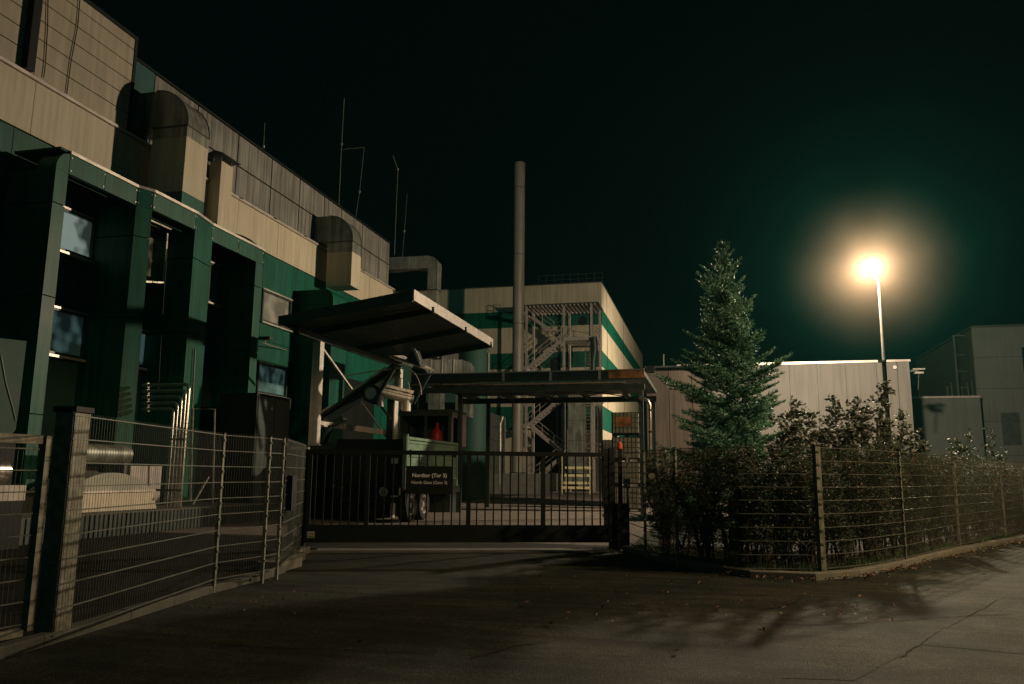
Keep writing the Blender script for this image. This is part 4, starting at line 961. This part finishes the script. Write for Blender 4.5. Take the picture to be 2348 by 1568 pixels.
# stair tower
st = thing('stair_tower', 'open steel stair tower with switchback flights before the striped hall', 'stairs', (-12.5, 70.5, 0))
xl_, xm, xr_ = P(1207,840,y=69.5).x, P(1293,840,y=69.5).x, P(1366,840,y=69.5).x
ya_, yb2 = 69.4, 72.4
zt = P(1290,700,y=69.5).z
for x, y in ((xl_,ya_),(xm,ya_),(P(1357,840,y=69.5).x,ya_),(xr_,yb2),(xl_,yb2),(xm,yb2)):
    m_ = MB(); m_.bar((x,y,0),(x,y,zt),.2); m_.build('column', M['steel'], st)
m_ = MB(); m_.box(xl_-.2,xr_+.3,ya_-.4,yb2+.4,zt+.01,zt+.10); m_.build('roof', M['dsteel'], st)
m_ = MB()
for i in range(18): x = xl_+(xr_-xl_)*i/17; m_.bar((x,ya_-.4,zt-.09),(x,yb2+.4,zt-.09),.13,.16)
m_.build('roof_rib', M['steel'], st)
def flight(a, b, y, zA, zB):
    m_ = MB(); wd = 1.2
    for yy in (y, y+wd): m_.bar((a,yy,zA),(b,yy,zB),.06,.30)
    n_ = 11
    for i in range(n_):
        f_ = (i+.5)/n_; x = a+(b-a)*f_; z = zA+(zB-zA)*f_; m_.box(x-.14,x+.14,y+.04,y+wd-.04,z-.02,z+.02)
    m_.build('flight', M['steel'], st)
    m_ = MB()
    for yy in (y-.02,):
        m_.bar((a,yy,zA+1.05),(b,yy,zB+1.05),.05); m_.bar((a,yy,zA+.6),(b,yy,zB+.6),.035)
        for f_ in (.02,.35,.68,.98): x = a+(b-a)*f_; z = zA+(zB-zA)*f_; m_.bar((x,yy,z),(x,yy,z+1.05),.04)
    m_.build('handrail', M['steel'], st)
LR = [.6, 3.2, 5.8, 8.4, 11.0, 13.55, 16.0]   # landing heights alternate left/right
sides = ['L','R','L','R','L','R','L']
for i, (z, s) in enumerate(zip(LR, sides)):
    xa, xb = (xl_-1.1, xl_+.05) if s == 'L' else (xm-.1, xr_+.05)
    m_ = MB(); m_.box(xa, xb, ya_-.05, yb2+.05, z-.14, z-.02); m_.bar((xa,ya_-.1,z-.02),(xb,ya_-.1,z-.02),.06,.34); m_.build('landing', M['steel'], st)
    m_ = MB(); 
    for h in (.6, 1.05): m_.bar((xa,ya_-.05,z+h),(xb,ya_-.05,z+h),.04); m_.bar((xb if s=='R' else xa,ya_,z+h),(xb if s=='R' else xa,yb2,z+h),.04)
    for f_ in (0,.5,1): m_.bar((xa+(xb-xa)*f_,ya_-.05,z),(xa+(xb-xa)*f_,ya_-.05,z+1.05),.04)
    m_.build('landing_rail', M['steel'], st)
for i in range(len(LR)-1):
    y = ya_+.1 if sides[i] == 'L' else ya_+1.6
    if sides[i] == 'L': flight(xl_+.1, xm-.1, y, LR[i], LR[i+1])
    else: flight(xm-.1, xl_+.1, y, LR[i], LR[i+1])
m_ = MB()
for z0, z1 in ((8.4,11.0),(11,13.5),(13.7,16.6)): m_.bar((xm,ya_-.12,z0),(P(1357,840,y=69.5).x,ya_-.12,z1),.035); m_.bar((xl_,yb2+.1,z0),(xm,yb2+.1,z1),.035); m_.bar((xm,yb2+.1,z0),(xl_,yb2+.1,z1),.035)
m_.build('bracing', M['dsteel'], st)
# caged ladder
ld = thing('caged_ladder', 'tall caged ladder right of the curved duct column below the stair platform', 'ladder', (-10.4, 68, 0))
xa, xb = P(1343,1000,d=69).x, P(1354,1000,d=69).x; yy = P(1343,1000,d=69).y
m_ = MB(); m_.bar((xa,yy,.2),(xa,yy,12.5),.06); m_.bar((xb,yy,.2),(xb,yy,12.5),.06)
z = .5
while z < 12.4: m_.bar((xa,yy,z),(xb,yy,z),.035); z += .3
m_.build('rungs', M['galv'], ld)
m_ = MB(); z = 2.6
while z < 12.4:
    m_.tube([(xa+(xb-xa)*.5+.33*math.cos(R(a)), yy-.02-.5*math.sin(R(a)), z) for a in range(0,181,30)], .02, 5); z += 1.2
m_.build('cage', M['galv'], ld)
wp = thing('white_riser', 'bundle of pale vertical pipes right of the caged ladder', 'pipes', (-9.5, 68.5, 0))
for k, u in enumerate((1362,1371,1379)):
    q = P(u,1000,d=70); m_ = MB(); m_.tube([(q.x,q.y,.1),(q.x,q.y,9.2-.8*k),(q.x+.25,q.y,9.6-.8*k)], [.14,.12,.1][k] if False else .12-.02*k, 10); m_.build('pipe', M['steel'], wp, True)
# curved rectangular duct column
q0, q1 = P(1302,1000,d=68), P(1338,1000,d=68)
dc = thing('duct_column', 'broad curved-top duct column between the stair tower and ladder', 'duct', (q0.x+.7, q0.y, 0))
for i, (za, zb_) in enumerate(((.4,2.6),(2.62,4.4),(4.42,6.1),(6.12,7.6))):
    m_ = MB(); m_.box(q0.x, q1.x, q0.y, q0.y+1.2, za, zb_); m_.build('duct_section', M['duct'], dc)
m_ = MB(); pts = [Vector((q0.x+ (1.0-math.cos(R(a)))*.5*0 + 0, q0.y, 7.62))] if False else [Vector((q1.x,q0.y,7.62)),Vector((q0.x,q0.y,7.62))]+[Vector((q0.x+.55*(1-math.cos(R(a))), q0.y, 7.62+1.9*math.sin(R(a)))) for a in range(10,91,10)]+[Vector((q1.x,q0.y,9.52))]
m_.prism(pts, (0,1.2,0)); m_.build('elbow', M['duct'], dc)
m_ = MB(); m_.tube([P(1362,772,d=69),P(1364,800,d=69),P(1360,830,d=69),P(1360,900,d=69)], .25, 12); m_.build('flexible_duct', M['dsteel'], dc, True)
# yellow step unit
ys = thing('access_steps', 'yellow edged steel steps at the foot of the duct column', 'steps', (-11.3, 66, 0))
a, b = P(1290,1120,d=65), P(1353,1120,d=65)
for i, v in enumerate((1118,1107,1090,1072)):
    z = P(1320,v,d=65).z-.1; y = a.y+.35*i
    m_ = MB(); m_.box(a.x, b.x, y, y+.06, z, z+.2); m_.build('step_edge', M['yellow'], ys)
    m_ = MB(); m_.box(a.x, b.x, y+.062, y+.34, z+.12, z+.17); m_.build('tread', M['dsteel'], ys)
m_ = MB(); m_.bar((a.x-.05,a.y,.0),(a.x-.05,a.y,3.0),.06); m_.bar((b.x+.05,a.y,0),(b.x+.05,a.y,3.2),.06); m_.bar((a.x-.05,a.y,3.0),(a.x-.05,a.y+1.6,3.6),.05); m_.build('handrail', M['yellow'], ys)
tb = thing('pump_unit', 'low grey pump unit on skids left of the yellow steps', 'pump', (-12.9, 63, 0))
q = P(1262,1118,z=0)
m_ = MB(); m_.box(q.x-1.1,q.x+.9,q.y,q.y+1.2,.35,1.9); m_.build('casing', M['tower'], tb)
m_ = MB(); m_.box(q.x-1.2,q.x+1.2,q.y-.1,q.y+.05,.02,.3); m_.tube([(q.x+.9,q.y-.2,.7),(q.x+1.5,q.y-.2,.7)], .3, 12); m_.build('skid', M['dsteel'], tb)

# ------------------------------------------------------------------ halls to the right
wh = thing('grey_hall', 'low flat-roofed hall with pale upright cladding panels behind the street lamp', 'building', (4, 60, 0))
xw0, xw1, yw = -2.0, 12.55, 55.0
edges = [xw0] + [P(u, 900, y=yw).x for u in (1700,1811,1875,1941,2012,2026,2060)] + [xw1]
for xa, xb in zip(edges, edges[1:]):
    m_ = MB(); m_.box(xa+.02, xb-.02, yw, yw+.1, 0, 8.85); m_.build('cladding_panel', M['wall'], wh)
m_ = MB(); m_.box(xw0, xw1, yw+.101, yw+8, 0, 8.8); m_.build('core', M['dsteel'], wh)
m_ = MB(); m_.box(xw0, xw1+.05, yw-.1, yw+.12, 8.86, 9.0); m_.build('roof_edge', M['cap'], wh)
m_ = MB(); m_.tube([(xw1-.9,yw-.15,8.5),(xw1-.9,yw-.01,8.5)], .12, 10); m_.build('fixing', M['cap'], wh)
fl_ = thing('wall_floodlight', 'unlit twin light on a short arm at the hall corner', 'light', (12.7, 55, 8))
m_ = MB(); q = P(2105,850,y=55); m_.box(q.x-.35,q.x+.35,q.y-.2,q.y+.2,q.z+.05,q.z+.14); m_.box(q.x-.25,q.x+.25,q.y-.2,q.y+.2,q.z-.2,q.z-.08); m_.build('head', M['steel'], fl_)
m_ = MB(); m_.bar((12.56,55.05,q.z),(q.x,q.y,q.z),.08); m_.bar((q.x,q.y,q.z-.2),(q.x-.1,q.y,q.z-1.2),.05); m_.build('arm', M['dsteel'], fl_)
an_ = thing('hall_annex', 'brownish clad annex between the passage canopy and the conifer', 'building', (-1, 42, 0))
a, b = P(1480,840,y=39.5), P(1612,838,y=39.5)
edges = [a.x, a.x+1.1, a.x+2.2, b.x+.4]
for xa, xb in zip(edges, edges[1:]):
    m_ = MB(); m_.box(xa+.015, xb-.015, 39.5, 39.6, 0, a.z-.1); m_.build('cladding_panel', M['annex'], an_)
m_ = MB(); m_.box(a.x+.01, b.x+.35, 39.601, 43.0, 0, a.z-.12); m_.build('core', M['dsteel'], an_)
m_ = MB(); m_.box(a.x-.05, b.x+.4, 39.42, 43.0, a.z-.09, a.z); m_.build('roof_edge', M['dsteel'], an_)
m_ = MB(); q = P(1521,812,y=40); m_.bar((q.x,40,a.z),(q.x,40,q.z),.05); m_.build('roof_rod', M['galv'], an_)
q = P(1491,845,y=39.2); m_ = MB(); m_.box(q.x-.2,q.x+.2,39.05,39.38,q.z-.2,q.z+.12); m_.build('wall_box', M['dark'], an_)
lwb = thing('low_block', 'low dull concrete block between the grey hall and the tall block', 'building', (17, 66, 0))
m_ = MB(); m_.box(14.6, 19.6, 65.6, 80, 0, 7.45); m_.build('wall', M['tower'], lwb)
m_ = MB(); m_.box(14.55, 19.6, 65.5, 80, 7.451, 7.6); m_.build('roof_edge', M['steel'], lwb)
m_ = MB()
for i, x in enumerate((17.6,17.9,18.3,18.6,19.0,19.3)): m_.bar((x,66.2,7.6),(x,66.2,8.4+.25*(i%3)),.07)
m_.build('vent_pipe', M['dsteel'], lwb)
tl = thing('tall_block', 'tall dim panelled block at the right edge of the view', 'building', (25, 70, 0))
zt = 12.9
for i, (za, zb_) in enumerate(((0,3.2),(3.22,5.75),(5.77,8.2),(8.22,10.6),(10.62,12.9))):
    m_ = MB(); m_.box(19.72, 23.0, 66.6, 66.75, za, zb_); m_.build('wall_panel', M['tower'], tl)
m_ = MB(); m_.box(23.0, 34, 66.6, 66.75, 11.3, 12.9); m_.box(23.0, 34, 66.6, 66.75, 0, 3.2); m_.build('parapet_band', M['tower'], tl)
m_ = MB(); m_.box(19.74, 34, 66.76, 84, 0, 12.8); m_.build('core', M['dsteel'], tl)
m_ = MB(); m_.box(23.02, 34, 66.70, 66.75, 3.22, 11.28); m_.build('glazing', M['dglass'], tl)
m_ = MB(); m_.box(19.7, 34, 66.5, 84, 12.901, 13.05); m_.build('roof_edge', M['dsteel'], tl)
m_ = MB()
for z in (6.2,6.5,6.8): m_.box(23.1, 26, 66.62, 66.69, z, z+.12)
m_.build('louvre', M['steel'], tl)
m_ = MB(); m_.box(21.2,22.4,66.55,66.598,4.0,6.4); m_.build('hatch', M['dsteel'], tl)
fs_ = thing('vent_stack', 'thin framed vent stack left of the tall block', 'stack', (18.6, 68, 0))
q = P(2185,770,d=62)
m_ = MB(); m_.bar((q.x,q.y,7.6),(q.x,q.y,q.z),.14); m_.bar((q.x+.9,q.y,7.6),(q.x+.9,q.y,q.z-.5),.18); m_.bar((q.x-.1,q.y,q.z),(q.x+1.6,q.y,q.z),.12); m_.build('stack_pipe', M['dsteel'], fs_)
m_ = MB()
for z in (8.5,9.8,11.1): m_.bar((q.x,q.y,z),(q.x+.9,q.y,z),.06)
m_.build('tie_bar', M['dsteel'], fs_)

# ------------------------------------------------------------------ street lamps
def street_lamp(label, base, top, head, power, col, lit_r=.30, group='street lamps'):
    t = thing('street_lamp', label, 'lamp', (base[0], base[1], 0), group)
    bx0, by0 = base; zt = top
    m_ = MB(); zj = zt*.66
    m_.tube([(bx0,by0,0),(bx0,by0,zj)], [.105,.085], 16); m_.build('lower_pole', M['dark'], t, True)
    m_ = MB(); m_.tube([(bx0,by0,zj+.001),(bx0,by0,zt)], [.07,.045], 16); m_.build('upper_pole', M['cap'], t, True)
    m_ = MB(); m_.tube([(bx0,by0,zj-.05),(bx0,by0,zj+.05)], .10, 16); m_.box(bx0-.24,bx0-.06,by0-.05,by0+.05,zj-.06,zj+.06); m_.build('collar', M['dsteel'], t)
    hx, hy, hz = head
    m_ = MB(); m_.tube([(bx0,by0,zt),(bx0+(hx-bx0)*.25,by0,zt+(hz-.36-zt)*.7),(hx,hy,hz-.34)], .035, 10); m_.build('bracket', M['cap'], t, True)
    m_ = MB(); m_.tube([(hx,hy,hz-.36),(hx,hy,hz-.30)], .11, 20); m_.tube([(hx,hy,hz+.29),(hx,hy,hz+.33)], [.10,.04], 20); m_.build('fitting', M['dsteel'], t)
    m_ = MB(); n_, k_ = 24, 12
    vs = [(hx+lit_r*math.sin(math.pi*j/k_)*math.cos(2*math.pi*i/n_), hy+lit_r*math.sin(math.pi*j/k_)*math.sin(2*math.pi*i/n_), hz-lit_r*math.cos(math.pi*j/k_)) for j in range(k_+1) for i in range(n_)]
    fs = [(j*n_+i, j*n_+(i+1) % n_, (j+1)*n_+(i+1) % n_, (j+1)*n_+i) for j in range(k_) for i in range(n_)]
    m_.add(vs, fs); m_.build('globe', emis('lamp_globe', (1,.86,.66), 14, .5), t, True)
    L = bpy.data.lights.new('bulb', 'POINT'); L.energy = power; L.color = col; L.shadow_soft_size = .30
    lo_ = bpy.data.objects.new('bulb', L); COL.objects.link(lo_); lo_.parent = t; lo_.location = Vector(head)-ROOT[t]
    return t
street_lamp('tall street lamp with a glowing globe in the planted strip before the grey hall', (7.52, 37.4), 9.95, (7.2, 37.33, 10.75), LAMP_POWER, LAMP_COL, .33)
def flood_mast(label, base, h, aim, half, blend, power, col):
    t = thing('floodlight_mast', label, 'floodlight', (base[0], base[1], 0)); bx0, by0 = base
    m_ = MB(); m_.tube([(bx0,by0,0),(bx0,by0,h*.6),(bx0,by0,h-.35)], [.12,.09,.06], 14); m_.build('mast', M['galv'], t, True)
    d = (Vector(aim)-Vector((bx0,by0,h))).normalized(); c = Vector((bx0,by0,h))
    m_ = MB(); m_.bar(c-d*.42, c-d*.02, .5, .4); m_.build('housing', M['dsteel'], t)
    m_ = MB(); m_.bar(c-Z*.4, c-d*.3, .06); m_.build('bracket', M['galv'], t)
    m_ = MB(); m_.bar(c-d*.018, c-d*.008, .44, .34); m_.build('lens', emis('flood_lens', col, 12), t)
    L = bpy.data.lights.new('bulb', 'SPOT'); L.energy = power; L.color = col; L.shadow_soft_size = .25; L.spot_size = R(2*half); L.spot_blend = blend
    lo_ = bpy.data.objects.new('bulb', L); COL.objects.link(lo_); lo_.parent = t; lo_.location = c+d*.14-ROOT[t]
    lo_.rotation_euler = d.to_track_quat('-Z', 'Y').to_euler()
flood_mast('added floodlight mast unseen behind the grey hall, lighting the striped building', (5.5, 79.0), 9.8, (-10, 86, 7), 62, .5, ADDED_LAMP_POWER, LAMP_COL)  # added unseen lamp to brighten the striped building
flood_mast('tall road lamp mast outside the view to the right', (10.5, 12.5), 8.5, (10.4, 12.55, 0), 84, .1, LAMP2_POWER, LAMP2_COL)

# ------------------------------------------------------------------ vegetation
def conifer(base, H, W):
    t = thing('fir_tree', 'slender green fir tree standing behind the hedge right of the gate', 'tree', base)
    bx0, by0, bz = base; rnd = random.Random(3)
    m_ = MB(); m_.tube([(bx0,by0,0),(bx0+.02,by0,H*.5),(bx0,by0,H)], [.11,.06,.006], 8); m_.build('trunk', M['bark'], t, True)
    br, nd = MB(), MB()
    def needles(p, d, L, dens=1.0, nl=.05):
        n_ = int(L/.018*dens)
        u = d.orthogonal().normalized(); v = d.cross(u)
        for i in range(n_):
            f_ = i/n_; a = rnd.uniform(0, 2*math.pi); q = p+d*(L*f_)
            e = (u*math.cos(a)+v*math.sin(a))*.8+d*.75+Vector((0,0,.15)); e.normalize(); l = nl*rnd.uniform(.8,1.35)
            s = e.cross(d).normalized()*.011
            nd.quad(q-s, q+s, q+e*l+s*.4, q+e*l-s*.4)
    z = H-.05; k = 0
    while z > .55:
        f_ = (H-z)/(H-.5); Lb = W*(.05+.62*f_**.85)*(1 if f_ < .85 else 1)
        nbr = 5 + int(5*f_); step = .10+.11*min(1, f_*1.2)
        for b_ in range(nbr):
            a = 2*math.pi*(b_+rnd.uniform(-.3,.3))/nbr + k*1.3
            L = Lb*rnd.uniform(.6,1.25)*(1+.18*math.sin(a*2+z*2.3)+.10*math.sin(a+z*5.1))
            rise = .78-.98*f_+rnd.uniform(-.1,.1)
            d0 = Vector((math.cos(a), math.sin(a), rise)).normalized()
            p = Vector((bx0,by0,z+rnd.uniform(-.05,.05))); segs = 4; pts = [p]; d = d0.copy()
            for s_ in range(segs):
                pts.append(pts[-1]+d*(L/segs)); d = (d+Vector((0,0,.10))).normalized()
            br.tube(pts, [.012+.012*f_, .010, .007, .005, .003], 4, False)
            for s_ in range(segs):
                a_, b2 = pts[s_], pts[s_+1]; dd_ = (b2-a_).normalized()
                needles(a_, dd_, (b2-a_).length, .55 if s_ == 0 else 1)
                side = dd_.cross(Z).normalized()
                nt_ = max(1, int((b2-a_).length/.085))
                for j in range(nt_):
                    ff = (s_+(j+.5)/nt_)/segs
                    if ff < .18: continue
                    tl_ = L*.42*(1.12-ff)*rnd.uniform(.8,1.2)+.05
                    for sd in (-1, 1):
                        td = (dd_*.75+side*sd*.8+Vector((0,0,rnd.uniform(-.12,.22)))).normalized(); q = a_.lerp(b2, (j+.5)/nt_)
                        needles(q, td, tl_, .85)
                        if tl_ > .22:
                            for g_ in (.35,.6,.82):
                                for sd2 in (-1,1):
                                    t2 = (td*.8+td.cross(Z).normalized()*sd2*.7+Z*.1).normalized(); needles(q+td*tl_*g_, t2, tl_*.38*(1.2-g_), .8)
        z -= step*rnd.uniform(.85,1.15); k += 1
    # leader
    needles(Vector((bx0,by0,H-.35)), Z, .35, 1.2, .04)
    br.build('branch_wood', M['bark'], t); nd.build('crown', M['needle'], t)
    return t, len(nd.f)
cf, nf = conifer((.45, 18.7, 0), 6.85, 2.8)
print('needles', nf)

def shrub_meshes(H, seed, nst, leaf, dens, spread, z_first, lsz=.045):
    rnd = random.Random(seed); st_, lv_ = MB(), MB()
    for s in range(nst):
        a = rnd.uniform(0, 6.28); x, y = rnd.uniform(-.12,.12)*spread, rnd.uniform(-.12,.12)*spread
        p = Vector((x,y,0)); d = Vector((math.cos(a)*.12, math.sin(a)*.12, 1)).normalized(); pts = [p]; n_ = 12; hh = H*rnd.uniform(.72,1.08)
        for i in range(n_):
            d = (d+Vector((rnd.uniform(-.16,.16), rnd.uniform(-.16,.16), .06))).normalized(); pts.append(pts[-1]+d*hh/n_)
        st_.tube(pts, [.022*(1-.8*i/n_) for i in range(n_+1)], 5, False)
        for i in range(1, n_+1):
            if pts[i].z < z_first: 
                if rnd.random() > .25: continue
            for b_ in range(int(dens)):
                a = rnd.uniform(0, 6.28); q = pts[i-1].lerp(pts[i], rnd.random()); bl = rnd.uniform(.08,.36)*spread*(1.1-.5*i/n_)
                bd = Vector((math.cos(a), math.sin(a), rnd.uniform(.1,.9))).normalized(); e = q+bd*bl
                st_.bar(q, e, .006)
                for g_ in range(6):
                    c = q+bd*bl*rnd.uniform(.25,1.1)+Vector((rnd.uniform(-.04,.04), rnd.uniform(-.04,.04), rnd.uniform(-.04,.04)))
                    ld_ = Vector((rnd.uniform(-1,1), rnd.uniform(-1,1), rnd.uniform(-.6,.8))).normalized(); sd = ld_.cross(Vector((rnd.uniform(-1,1), rnd.uniform(-1,1), 1))).normalized()
                    l = lsz*rnd.uniform(.7,1.4); w_ = l*.42; mid_ = c+ld_*l*.5
                    up_ = sd.cross(ld_)*l*.08
                    lv_.quad(c, mid_+sd*w_+up_, c+ld_*l, mid_-sd*w_+up_)
    return st_, lv_
def shrub(name, label, cat, pos, H, seed, leaf, group, nst=3, dens=5, spread=1.0, z_first=.5, lsz=.045):
    t = thing(name, label, cat, (0,0,0), group); a, b = shrub_meshes(H, seed, nst, leaf, dens, spread, z_first, lsz)
    a.build('stems', M['bark'], t); b.build('foliage', M[leaf], t)
    t.location = Vector(pos); ROOT[t] = Vector(pos); return t
HG = 'beech-like hedge plants behind the mesh fence'
HL = 'bronze and green leaved hedge plant growing behind the mesh fence'
protos = [shrub('hedge_shrub', HL, 'shrub', (0,0,.06), 2.15, s, 'leaf', HG, 3, 10, 1.0, .42, .038) for s in (11,12,13,14)]
def path_pts(pts, off, step, s0=0.0, s1=None):
    out = []; acc = s0
    P2 = [Vector((p.x,p.y,0)) for p in pts]; tot = 0
    for a, b in zip(P2, P2[1:]):
        L = (b-a).length; d = (b-a)/L; nn = Vector((-d.y, d.x, 0))
        while acc < tot+L:
            if s1 and acc > s1: return out
            out.append(a+d*(acc-tot)+nn*off); acc += step
        tot += L
    return out
rnd = random.Random(5); first = set(); cnt = 0
hp_ = path_pts(rp, .55, .40, .5) 
hp2 = path_pts(rp, 1.1, .65, 4.0)
for i, p in enumerate(hp_+hp2):
    k = rnd.randrange(4)
    if k not in first: t = protos[k]; first.add(k)
    else: t = copy_tree(protos[k])
    t.location = (p.x+rnd.uniform(-.12,.12), p.y+rnd.uniform(-.12,.12), .06); t.rotation_euler = (0,0,rnd.uniform(0,6.28))
    far = max(0, (p.y-17)*.02); s = rnd.uniform(.80,.97); t.scale = (s,s,s*(1.0-far*.3)); cnt += 1
# tall glossy shrub clump below the lamp
GG = 'tall glossy-leaved shrubs rising above the fence'
for k, (u, v, d, lbl) in enumerate(((1830,935,17.5,'glossy-leaved tall shrub just right of the fir, pinkish lit tips'), (1880,905,18.2,'highest glossy-leaved shrub above the thick fence post'), (1930,925,18.0,'glossy-leaved shrub left of the lamp pole, second from it'),
        (1990,905,18.6,'glossy-leaved shrub with one tall shoot just left of the lamp pole'), (2045,960,19.0,'glossy-leaved shrub in front of the lamp pole foot'), (1790,960,17.0,'lower glossy-leaved shrub against the right side of the fir'))):
    q = P(u, v, d=d); shrub('laurel_shrub', lbl, 'shrub', (q.x, q.y, .05), q.z, 30+k, 'gloss', GG, 6, 7, 1.25, 1.4, .085)
for k, (u, v, d, lbl) in enumerate(((2120,990,24,'bronze shrub tops just right of the lamp pole behind the fence'), (2180,995,25,'thin bronze shrub behind the fence before the low block'), (2240,1000,27,'sparse shrub behind the fence before the tall block'))):
    q = P(u, v, d=d); shrub('bronze_shrub', lbl, 'shrub', (q.x, q.y, .05), q.z, 50+k, 'leaf', None, 5, 6, 1.5, .8, .08)

# grass tufts under the fence and litter along the kerb
gr = MB(); rnd = random.Random(9)
for i in range(4200):
    s = rnd.uniform(0, 1); j = min(len(kR)-2, int(s*(len(kR)-1))); a, b = kR[j], kR[j+1]; p = a.lerp(b, rnd.random()); d = (b-a).normalized(); nn = Vector((-d.y, d.x, 0))
    p = p+nn*rnd.uniform(.2,.6); h = rnd.uniform(.04,.14); l = Vector((rnd.uniform(-.05,.05), rnd.uniform(-.05,.05), h)); w_ = Vector((rnd.uniform(-1,1), rnd.uniform(-1,1), 0)).normalized()*.006
    q = Vector((p.x,p.y,.085)); gr.quad(q-w_, q+w_, q+l)
tag(gr.build('grass', M['grass']), 'dark grass tufts at the foot of the right fence', 'grass', kind='stuff')
lt = MB()
def leaf_at(p, s):
    a = rnd.uniform(0, 6.28); d = Vector((math.cos(a), math.sin(a), rnd.uniform(-.1,.5))).normalized(); sd = d.cross(Z).normalized()
    c = Vector((p.x,p.y,.006+rnd.uniform(0,.02)+s*.25)); up_ = Z*s*rnd.uniform(.1,.4)
    lt.add([c-d*s*.5, c+sd*s*.35+up_, c+d*s*.5+up_*.5, c-sd*s*.35+up_], [(0,1,2),(0,2,3)])
for i in range(520):
    j = rnd.choices(range(len(kR)-1), [1,1,1,1,1,3,4,5,4])[0]; a, b = kR[j], kR[j+1]; p = a.lerp(b, rnd.random()); d = (b-a).normalized(); nn = Vector((d.y, -d.x, 0))
    leaf_at(p+nn*abs(rnd.gauss(.05,.16)), rnd.uniform(.03,.09))
for i in range(130):
    leaf_at(P(rnd.uniform(1180,2050), rnd.uniform(1325,1430), z=0), rnd.uniform(.03,.08))
for u, v in ((1262,1434),(823,1481),(1535,1412),(1645,1400),(700,1368),(1800,1400),(1900,1375),(1265,1436),(640,1352),(1550,1500),(1745,1452),(575,1385),(620,1340)):
    for k in range(2): leaf_at(P(u+rnd.uniform(-4,4), v+rnd.uniform(-1,1), z=0), rnd.uniform(.05,.08))
for i in range(70): leaf_at(P(rnd.uniform(300,700), rnd.uniform(1345,1420), z=0), rnd.uniform(.02,.05))
tag(lt.build('leaf_litter', M['litter']), 'dry brown leaves scattered along the kerb and asphalt', 'leaves', kind='stuff')

# ------------------------------------------------------------------ haze
def volume_mat(name, col, dens, aniso=0.0, falloff=False):
    mt = bpy.data.materials.new(name); mt.use_nodes = True; n, l = mt.node_tree.nodes, mt.node_tree.links
    n.remove(n['Principled BSDF']); v = n.new('ShaderNodeVolumePrincipled')
    v.inputs['Color'].default_value = (*col, 1); v.inputs['Density'].default_value = dens; v.inputs['Anisotropy'].default_value = aniso
    if falloff:
        tc = n.new('ShaderNodeTexCoord'); gt_ = n.new('ShaderNodeTexGradient'); gt_.gradient_type = 'QUADRATIC_SPHERE'
        mp = n.new('ShaderNodeMapping'); mp.inputs['Scale'].default_value = (1/falloff,)*3
        l.new(tc.outputs['Object'], mp.inputs['Vector']); l.new(mp.outputs[0], gt_.inputs['Vector'])
        mu = n.new('ShaderNodeMath'); mu.operation = 'MULTIPLY'; mu.inputs[1].default_value = dens
        nz = n.new('ShaderNodeTexNoise'); nz.inputs['Scale'].default_value = .35; nz.inputs['Detail'].default_value = 3; l.new(tc.outputs['Object'], nz.inputs['Vector'])
        m2 = n.new('ShaderNodeMath'); m2.operation = 'MULTIPLY'; rm_ = n.new('ShaderNodeMapRange'); rm_.inputs[1].default_value = .3; rm_.inputs[2].default_value = .7; rm_.inputs[3].default_value = .45; rm_.inputs[4].default_value = 1.4
        l.new(nz.outputs['Fac'], rm_.inputs[0])
        l.new(gt_.outputs['Fac'], mu.inputs[0]); l.new(mu.outputs[0], m2.inputs[0]); l.new(rm_.outputs[0], m2.inputs[1]); l.new(m2.outputs[0], v.inputs['Density'])
    l.new(v.outputs[0], n['Material Output'].inputs['Volume'])
    return mt
hz = MB(); hz.box(-60, 60, -12, 135, -1, 34)
tag(hz.build('haze', volume_mat('haze_air', (.22,.95,.80), HAZE_DENSITY)), 'thin night haze over the whole yard', 'haze', kind='stuff')
def halo_ball(RM, col, dens, label):  # tinted radial volume added to shape the halo round the lamp
    mi = MB(); n_, k_ = 24, 12
    mi.add([(RM*math.sin(math.pi*j/k_)*math.cos(2*math.pi*i/n_), RM*math.sin(math.pi*j/k_)*math.sin(2*math.pi*i/n_), -RM*math.cos(math.pi*j/k_)) for j in range(k_+1) for i in range(n_)],
           [(j*n_+i, j*n_+(i+1) % n_, (j+1)*n_+(i+1) % n_, (j+1)*n_+i) for j in range(k_) for i in range(n_)])
    mo = mi.build('halo', volume_mat('lamp_halo', col, dens, .0, RM)); mo.location = (7.2, 37.33, 10.75)
    tag(mo, label, 'halo', kind='stuff')
halo_ball(4.3, (1,.64,.45), HALO_DENSITY, 'soft mist volume added for the glow close around the street lamp globe')
halo_ball(13.0, (.06,.8,.74), .0007, 'faint wider mist volume added for the outer glow of the street lamp')
